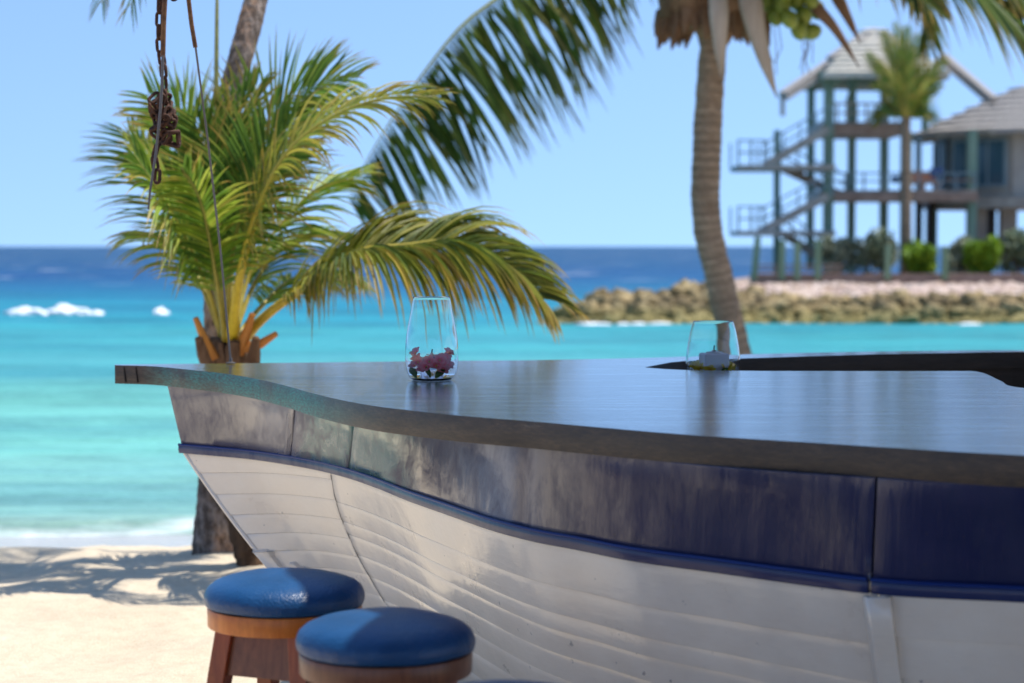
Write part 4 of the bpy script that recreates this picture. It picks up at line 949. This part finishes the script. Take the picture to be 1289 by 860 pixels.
# point of land
b = MB(); xs = axis([(6.0,40,60),(40,120,8)]); ys = axis([(53.8,90,60)])
def ph(x, y): return -.9 + 1.05*smooth(5.8+.0*y, 8.2+(y-54)*.06, x)*smooth(53.6, 58, y) + .08*noise.noise(Vector((x*.6,y*.6,0))) - 1.5*smooth(84, 90, y)
b.grid([[Vector((x,y,ph(x,y))) for x in xs] for y in ys]); b.build('rocky_point', GROUNDF, smooth=True, kind='structure')

# ------------------------------------------------------------------ tower and house at 72..80 m
YH = 72.0; KH = YH/F
def W_(px, py, Y=YH): return aty(px, py, Y)
def hb(parent, name, x0, x1, y0, y1, d0, d1, mat, bevel=0):
    a, c = W_(x0, y0, YH), W_(x1, y1, YH); b = MB()
    b.box(((a.x+c.x)/2, YH+(d0+d1)/2, (a.z+c.z)/2), (abs(c.x-a.x), d1-d0, abs(a.z-c.z))); return b.build(name, mat, parent)
def hbm(parent, name, p, q, wd, ht, mat, d=0, d2=None):
    a, c = aty(*p, YH+d), aty(*q, YH+(d if d2 is None else d2)); b = MB(); b.beam(a, c, wd, ht); return b.build(name, mat, parent)
tw = empty('lookout_tower', W_(1087, 350), 'open wooden lookout tower with green posts, zigzag stairs and thatched roof', 'tower')
for px, y0, y1, wd, dd, mt in ((1043.5,92,352,10,0,GREENP),(1087,90,352,7,2.4,GREENP),(1141,166,352,11,0,GREENP),(1183,60,160,6,2.4,GREENP),(983,162,352,6,1.0,GREENP),(1141,92,166,9,0,GREENP),(1043,92,340,7,4.2,GREENP),(1141,92,340,8,4.2,GREENP)):
    hb(tw, 'post', px-wd/2, px+wd/2, y0, y1, dd, dd+.3, mt)
def pyramid(root, name, mat, cx, cy, z0, z1, hx, hy, top=.02, layers=7, n=4, rot=R(45), th=.18, flare=.0):
    """thatched roof made of overlapping courses"""
    for k in range(layers):
        b = MB(); u0, u1 = k/layers, (k+1)/layers+.03; u1 = min(1, u1); rows = []
        for u, lift in ((u0, -th*.25), (u0, th), (u1, th*.2)):
            s = 1-u*(1-top); z = lerp(z0, z1, u) + lift - th; r = []
            for i in range(n+1):
                a = rot+2*math.pi*i/n; ca, sa = math.cos(a), math.sin(a)
                if n == 4: ca, sa = ca*1.4142, sa*1.4142
                r.append(Vector((cx+hx*s*ca, cy+hy*s*sa, z+ (1-u)*flare)))
            # subdivide sides with uneven fringe
            rr_ = []
            for i in range(n):
                for j in range(8): p = r[i].lerp(r[i+1], j/8); rr_.append(p + Vector((rnd.uniform(-.03,.03), rnd.uniform(-.03,.03), rnd.uniform(-.04,.02) if lift < 0 else 0)))
            rr_.append(rr_[0].copy()); rows.append(rr_)
        b.grid(rows); b.build(name, mat, root)
c = W_(1112, 92); pyramid(tw, 'thatch_course', THATCH, c.x, YH+2.2, c.z, W_(1112, 42).z, 78*KH, 2.9, .42)
pyramid(tw, 'thatch_course', THATCH, c.x, YH+2.2, W_(1112,46).z, W_(1112,24).z, 30*KH, .95, .4, 3)
for p, q, d, d2 in (((986,121),(1046,80),-1.2,1), ((1250,127),(1186,72),-1.2,1), ((1046,76),(1100,40),.3,2.0),):
    hbm(tw, 'roof_arm', p, q, .35, .32, THATCH2, d, d2)
hbm(tw, 'roof_post', (985,124), (985,146), .15, .15, DECK, -1.2)
hb(tw, 'eave_beam', 1032, 1192, 89, 95, -.1, .1, GREENP); hb(tw, 'eave_beam', 1032, 1192, 89, 94, 4.2, 4.4, GREENP)
for y0, y1, x0, x1 in ((153,168,1038,1145), (239,252,1038,1232), ): 
    hb(tw, 'deck', x0, x1, y0, y1, .3, 4.2, DECK); hb(tw, 'deck_beam', x0-2, x1, y0+3, y1+2, .1, .28, DECKB)
    n = 10
    for i in range(n):
        xx = lerp(x0, x1-3, i/(n-1))
    hb(tw, 'hand_rail', x0, x1, y0-24 if y0 < 200 else y0-22, y0-21.5 if y0 < 200 else y0-20, .1, .2, DECK if y0 < 200 else FENCEB)
    hb(tw, 'hand_rail', x0, x1, y0-12, y0-10, .1, .2, DECK if y0 < 200 else FENCEB)
    for i in range(9): xx = lerp(x0+4, x1-4, i/8); hb(tw, 'rail_post', xx-1, xx+1, y0-22, y0, .1, .2, DECK if y0 < 200 else FENCEB)
# landings and stairs
def stair(p, q, d, wd=1.1, mat=DECK, rail=True):
    for dd in (d, d+wd): hbm(tw, 'stringer', p, q, .08, .30, mat, dd)
    n = 11
    a, c = aty(*p, YH+d+wd/2), aty(*q, YH+d+wd/2)
    for i in range(n): b = MB(); b.box(a.lerp(c, (i+.5)/n)+Vector((0,0,.06)), (.30,wd,.05)); b.build('stair_tread', mat, tw)
    if rail:
        for h_ in (15, 28):
            hbm(tw, 'stair_rail', (p[0],p[1]-h_), (q[0],q[1]-h_), .05, .06, FENCEB, d)
        for i in range(5):
            u = i/4; x = lerp(p[0], q[0], u); y = lerp(p[1], q[1], u); hb(tw, 'baluster', x-.8, x+.8, y-28, y, d, d+.06, FENCEB)
stair((962,209),(1042,163), -1.0); stair((985,212),(1068,250), .4, mat=DECKB); stair((957,292),(1042,247), -1.0); stair((985,294),(1040,330), .4)
for y in (209, 291):
    hb(tw, 'landing', 925, 1046, y, y+6, -1.1, 1.6, DECK)
    for xx in (925, 941, 957): hb(tw, 'rail_post', xx-1.1, xx+1.1, y-31, y, -1.1, -1.0, FENCEB)
    for yy in (31, 16): hb(tw, 'hand_rail', 924, 960, y-yy, y-yy+2, -1.15, -1.0, FENCEB)
    for xx in (925, 960): hb(tw, 'rail_post', xx-1, xx+1, y-31, y, 1.4, 1.5, FENCEB)
hbm(tw, 'brace', (1043,115), (1030,92), .12, .12, GREENP); hbm(tw, 'brace', (1062,92), (1046,110), .12, .12, GREENP); hbm(tw, 'brace', (1082,92), (1066,128), .12, .12, GREENP, 1)
# terrace furniture
for x0, x1, y0, y1, dd, lb in ((1146,1190,222,232,.6,'long terracotta wooden bench on the tower mid deck'),):
    o = empty('deck_bench', W_(1168, 239), lb, 'bench'); hb(o, 'bench_seat', x0, x1, 228, 231, dd, dd+.5, TERRA); hb(o, 'bench_back', x0, x1, 214, 226, dd+.5, dd+.56, TERRA)
    for xx in (1150,1168,1186): hb(o, 'leg', xx-1.2, xx+1.2, 231, 239, dd, dd+.5, TERRA)
def towel(x0, x1, y0, y1, lab):
    b = MB(); a = W_(x0, y0); c = W_(x1, y1); rows = [[Vector((lerp(a.x,c.x,i/8), YH+.55+.05*math.sin(i*1.7+j), lerp(a.z,c.z,j/5)+.05*math.sin(i*1.1))) for i in range(9)] for j in range(6)]
    b.grid(rows); o = b.build('blue_towel', BLUECL, smooth=True, solid=.03); tag(o, lab, 'towel', 'blue towels on the deck')
towel(1175,1190,212,224,'larger blue towel over the right end of the terracotta bench'); towel(1126,1136,221,230,'small blue towel over the rail left of the bench')
# house
hs_ = empty('thatched_house', W_(1285, 350), 'grey stilted house with conical thatched roof and blue windows beside the tower', 'house')
cyy = YH+4.6; cx = aty(1290,200,cyy).x
def ngon(root, name, mat, r, z0, z1, n=8, rot=R(22.5), r2=None):
    for i in range(n):
        a, a2 = rot+2*math.pi*i/n, rot+2*math.pi*(i+1)/n; b = MB(); r2_ = r2 or r
        b.add([Vector((cx+r*math.cos(a),cyy+r*math.sin(a),z0)), Vector((cx+r*math.cos(a2),cyy+r*math.sin(a2),z0)), Vector((cx+r2_*math.cos(a2),cyy+r2_*math.sin(a2),z1)), Vector((cx+r2_*math.cos(a),cyy+r2_*math.sin(a),z1))], [(0,1,2,3)])
        b.build(name, mat, root, solid=.1)
zf, ze, zp = W_(0,247).z, W_(0,163).z, aty(0,104,cyy).z
ngon(hs_, 'wall', STUCCO, 3.35, zf, ze)
b = MB(); b.lathe([(.0001,-.4),(3.9,-.4),(3.9,0),(.0001,0)], (cx,cyy,zf), 8); b.build('floor_slab', DECK, hs_)
# thatch roof, 12 sided, courses
pyramid(hs_, 'thatch_course', THATCH2, cx, cyy, ze+.1, zp, 4.45, 4.45, .03, 8, 12, 0, .16)
for k_ in range(12):
    a = 2*math.pi*k_/12; b = MB(); b.beam((cx+3.3*math.cos(a),cyy+3.3*math.sin(a),ze+.12),(cx+4.35*math.cos(a),cyy+4.35*math.sin(a),ze-.08),.12,.16); b.build('rafter_end', THATCH, hs_)
def window(a0, a1, y0, y1, lab=None):
    # on the octagon wall between angles
    r = 3.35*math.cos(R(22.5))
    for fi, (nx) in enumerate((a0,)):
        pass
def wallwin(i, u0, u1, z0, z1, mull=1):
    n = 8; a, a2 = R(22.5)+2*math.pi*i/n, R(22.5)+2*math.pi*(i+1)/n
    A, B_ = Vector((cx+3.35*math.cos(a),cyy+3.35*math.sin(a),0)), Vector((cx+3.35*math.cos(a2),cyy+3.35*math.sin(a2),0))
    t = (B_-A).normalized(); nr = Vector((t.y,-t.x,0)); 
    if nr.dot(A-Vector((cx,cyy,0))) < 0: nr = -nr
    L = (B_-A).length; p0, p1 = A+t*L*u0, A+t*L*u1
    fr = MB(); 
    for q, s in ((p0,1),(p1,-1)): fr.beam(Vector((q.x,q.y,z0))+nr*(.12+.05), Vector((q.x,q.y,z1))+nr*(.12+.05), .1, .1, up=nr)
    for z in (z0,z1): fr.beam(Vector((p0.x,p0.y,z))+nr*(.12+.053), Vector((p1.x,p1.y,z))+nr*(.12+.053), .1, .1)
    for k_ in range(1, mull+1): q = p0.lerp(p1, k_/(mull+1)); fr.beam(Vector((q.x,q.y,z0))+nr*(.12+.047), Vector((q.x,q.y,z1))+nr*(.12+.047), .07, .07, up=nr)
    f = fr.build('window', FENCEB, hs_)
    for k_ in range(mull+1):
        q0, q1 = p0.lerp(p1, k_/(mull+1)), p0.lerp(p1, (k_+1)/(mull+1)); b = MB()
        b.add([Vector((q.x,q.y,z))+nr*(.12+.03) for q, z in ((q0,z0),(q1,z0),(q1,z1),(q0,z1))], [(0,1,2,3)]); b.build('pane', PANE, f)
zz = lambda y: W_(0,y).z
for i, u0, u1, y0, y1, mu in ((4,.06,.94,232,172,2),(3,.1,.9,232,172,2),(5,.30,.85,203,172,1),(6,.25,.7,203,172,0)): wallwin(i, u0, u1, zz(y0), zz(y1), mu)
for px, y0, y1, wd, dd, mt in ((1228,163,352,8,.4,GREENP),(1183,250,330,6,3.5,DARKW),(1200,250,330,7,3.8,DARKW),(1211,250,330,4,4.5,GREENP),(1262,250,330,16,3.4,STUCCO),(1278,250,330,8,3.4,DARKW),(1300,250,330,20,3.4,STUCCO),(1172,168,240,4,2.0,FENCEB)):
    hb(hs_, 'post', px-wd/2, px+wd/2, y0, y1, dd, dd+.5, mt)
hb(hs_, 'terrace_rail', 1190, 1228, 226, 228, .1, .2, TERRA); 
# boardwalk
bw = empty('boardwalk', W_(1110, 352), 'brown boardwalk on short posts with pale green fence posts before the tower', 'boardwalk')
YHs = YH; YH = 68.0
for i in range(4): hb(bw, 'deck_plank', 948, 1420, 345+i*2.9, 347.7+i*2.9, -i*.02, 1.0, DECKB)
for y in (333, 339): hb(bw, 'fence_rail', 948, 1060, y, y+2.4, -.06, 0, DECKB)
for i, (px, y0, lean) in enumerate(((950,298,4),(985,302,0),(1004,305,0),(1030,302,0),(1118,308,0),(1190,310,0))):
    hbm(bw, 'fence_post', (px+lean, y0), (px-1, 352), .2, .2, GREENL, -.12)
for px in range(952, 1420, 42): hb(bw, 'pile', px-3, px+3, 356, 372, .1, .4, DARKW)
hb(bw, 'under_beam', 948, 1420, 357, 362, .45, .7, DARKW)
YH = YHs
# bushes
def bush(px, py, wpx, hpx, Y, cols, lab, grp, name='bush', n=1100, dens=1):
    c = aty(px, py, Y); k = Y/F; b = MB()
    root = empty(name, Vector((c.x, Y, ph(c.x, Y))), lab, 'bush', grp)
    lobes = [(rnd.uniform(-.55,.55), rnd.uniform(-.5,.5), rnd.uniform(-.25,.45), rnd.uniform(.4,.7)) for _ in range(9)] + [(0,0,-.2,.8)]
    for i in range(n):
        lx, ly, lz, lr = rnd.choice(lobes); d = Vector((rnd.gauss(0,1), rnd.gauss(0,1), rnd.gauss(0,1))).normalized()*lr*rnd.uniform(.7,1.05)
        p = Vector((c.x+(lx+d.x*.7)*wpx*k*.5, Y+(ly+d.y)*wpx*k*.35, c.z+(lz+d.z*.6)*hpx*k*.80)); s = rnd.uniform(.08,.17)
        a = Vector((rnd.uniform(-1,1), rnd.uniform(-1,1), rnd.uniform(-1,1))).normalized(); q = a.cross(Vector((rnd.uniform(-1,1),rnd.uniform(-1,1),1))).normalized()
        cc_ = rnd.choice(cols); br = rnd.uniform(.75,1.25); b.add([p-a*s, p+q*s*.6, p+a*s, p-q*s*.6], [(0,1,2,3)], tuple(x*br for x in cc_))
    b.build('foliage', BUSH, root, kind='leaf')['kind'] = 'stuff'
    b = MB()
    for i in range(4): b.tube([root.location+Vector((rnd.uniform(-.1,.1),0,-.05)), c+Vector((rnd.uniform(-.3,.3),0,rnd.uniform(-.1,.1)))], [.04,.02], 5)
    b.build('stem', FIBRE, root)
GY = [(.30,.33,.22),(.40,.43,.30),(.22,.25,.15)]; BG = [(.20,.33,.02),(.28,.40,.03),(.13,.24,.02)]; DG = [(.17,.22,.13),(.23,.28,.17),(.13,.17,.09)]
BK = 69.6
bush(1052,326,56,46,BK,GY,'grey green bush left of the olive one behind the fence','bushes behind the boardwalk')
bush(1098,322,66,60,BK,GY+DG,'taller olive grey bush with flat top between tower posts','bushes behind the boardwalk', n=1100)
bush(1160,330,64,44,BK-.6,BG,'bright green bush right of the thick tower post','bushes behind the boardwalk', n=1200)
bush(1207,326,44,46,BK,GY,'grey bush between the two bright green bushes','bushes behind the boardwalk')
bush(1238,326,48,44,BK-.6,BG,'bright green bush in front of the house post','bushes behind the boardwalk')
bush(1283,322,74,58,BK+.3,DG,'dark grey green hedge bush at the right edge below the house','bushes behind the boardwalk', n=1400)
bush(1350,322,80,58,BK+.3,DG,'dark hedge bush beyond the hedge at the right edge','bushes behind the boardwalk')
# small palm before the tower
YS = 70.0
sb = aty(1141,345,YS); sp_ = empty('small_palm', sb, 'small palm with upright green fronds in front of the tower', 'palm tree')
trunk(sp_, [sb, aty(1141,250,YS), aty(1140,190,YS), aty(1140,148,YS)], [.20,.17,.16,.18], BARK, ring=.2, n=12)
for x1, y1, x2, y2, dd in ((1128,85,1112,42,0),(1140,80,1141,35,-.4),(1150,85,1156,45,.4),(1116,100,1092,70,-.6),(1166,100,1190,75,.5),(1120,120,1100,105,.8),(1160,122,1182,105,-.8),(1134,75,1128,30,.8),(1150,110,1172,90,1.2),(1126,110,1105,80,-1.0),(1160,138,1176,150,-.5),(1118,138,1100,152,.4)):
    frond(sp_, pp(YS, [(1140,150,0),(lerp(1140,x1,.6),lerp(150,y1,.55),dd*.4),(x1,y1,dd),(x2,y2,dd*1.6)]), .75, 34, (.1,-.8,.3), cols=[(.12,.20,.03),(.18,.25,.04),(.28,.27,.06)], droop=.5, vee=.1, w_=.06, rr=.05, t0=.12, a0=30, a1=18)
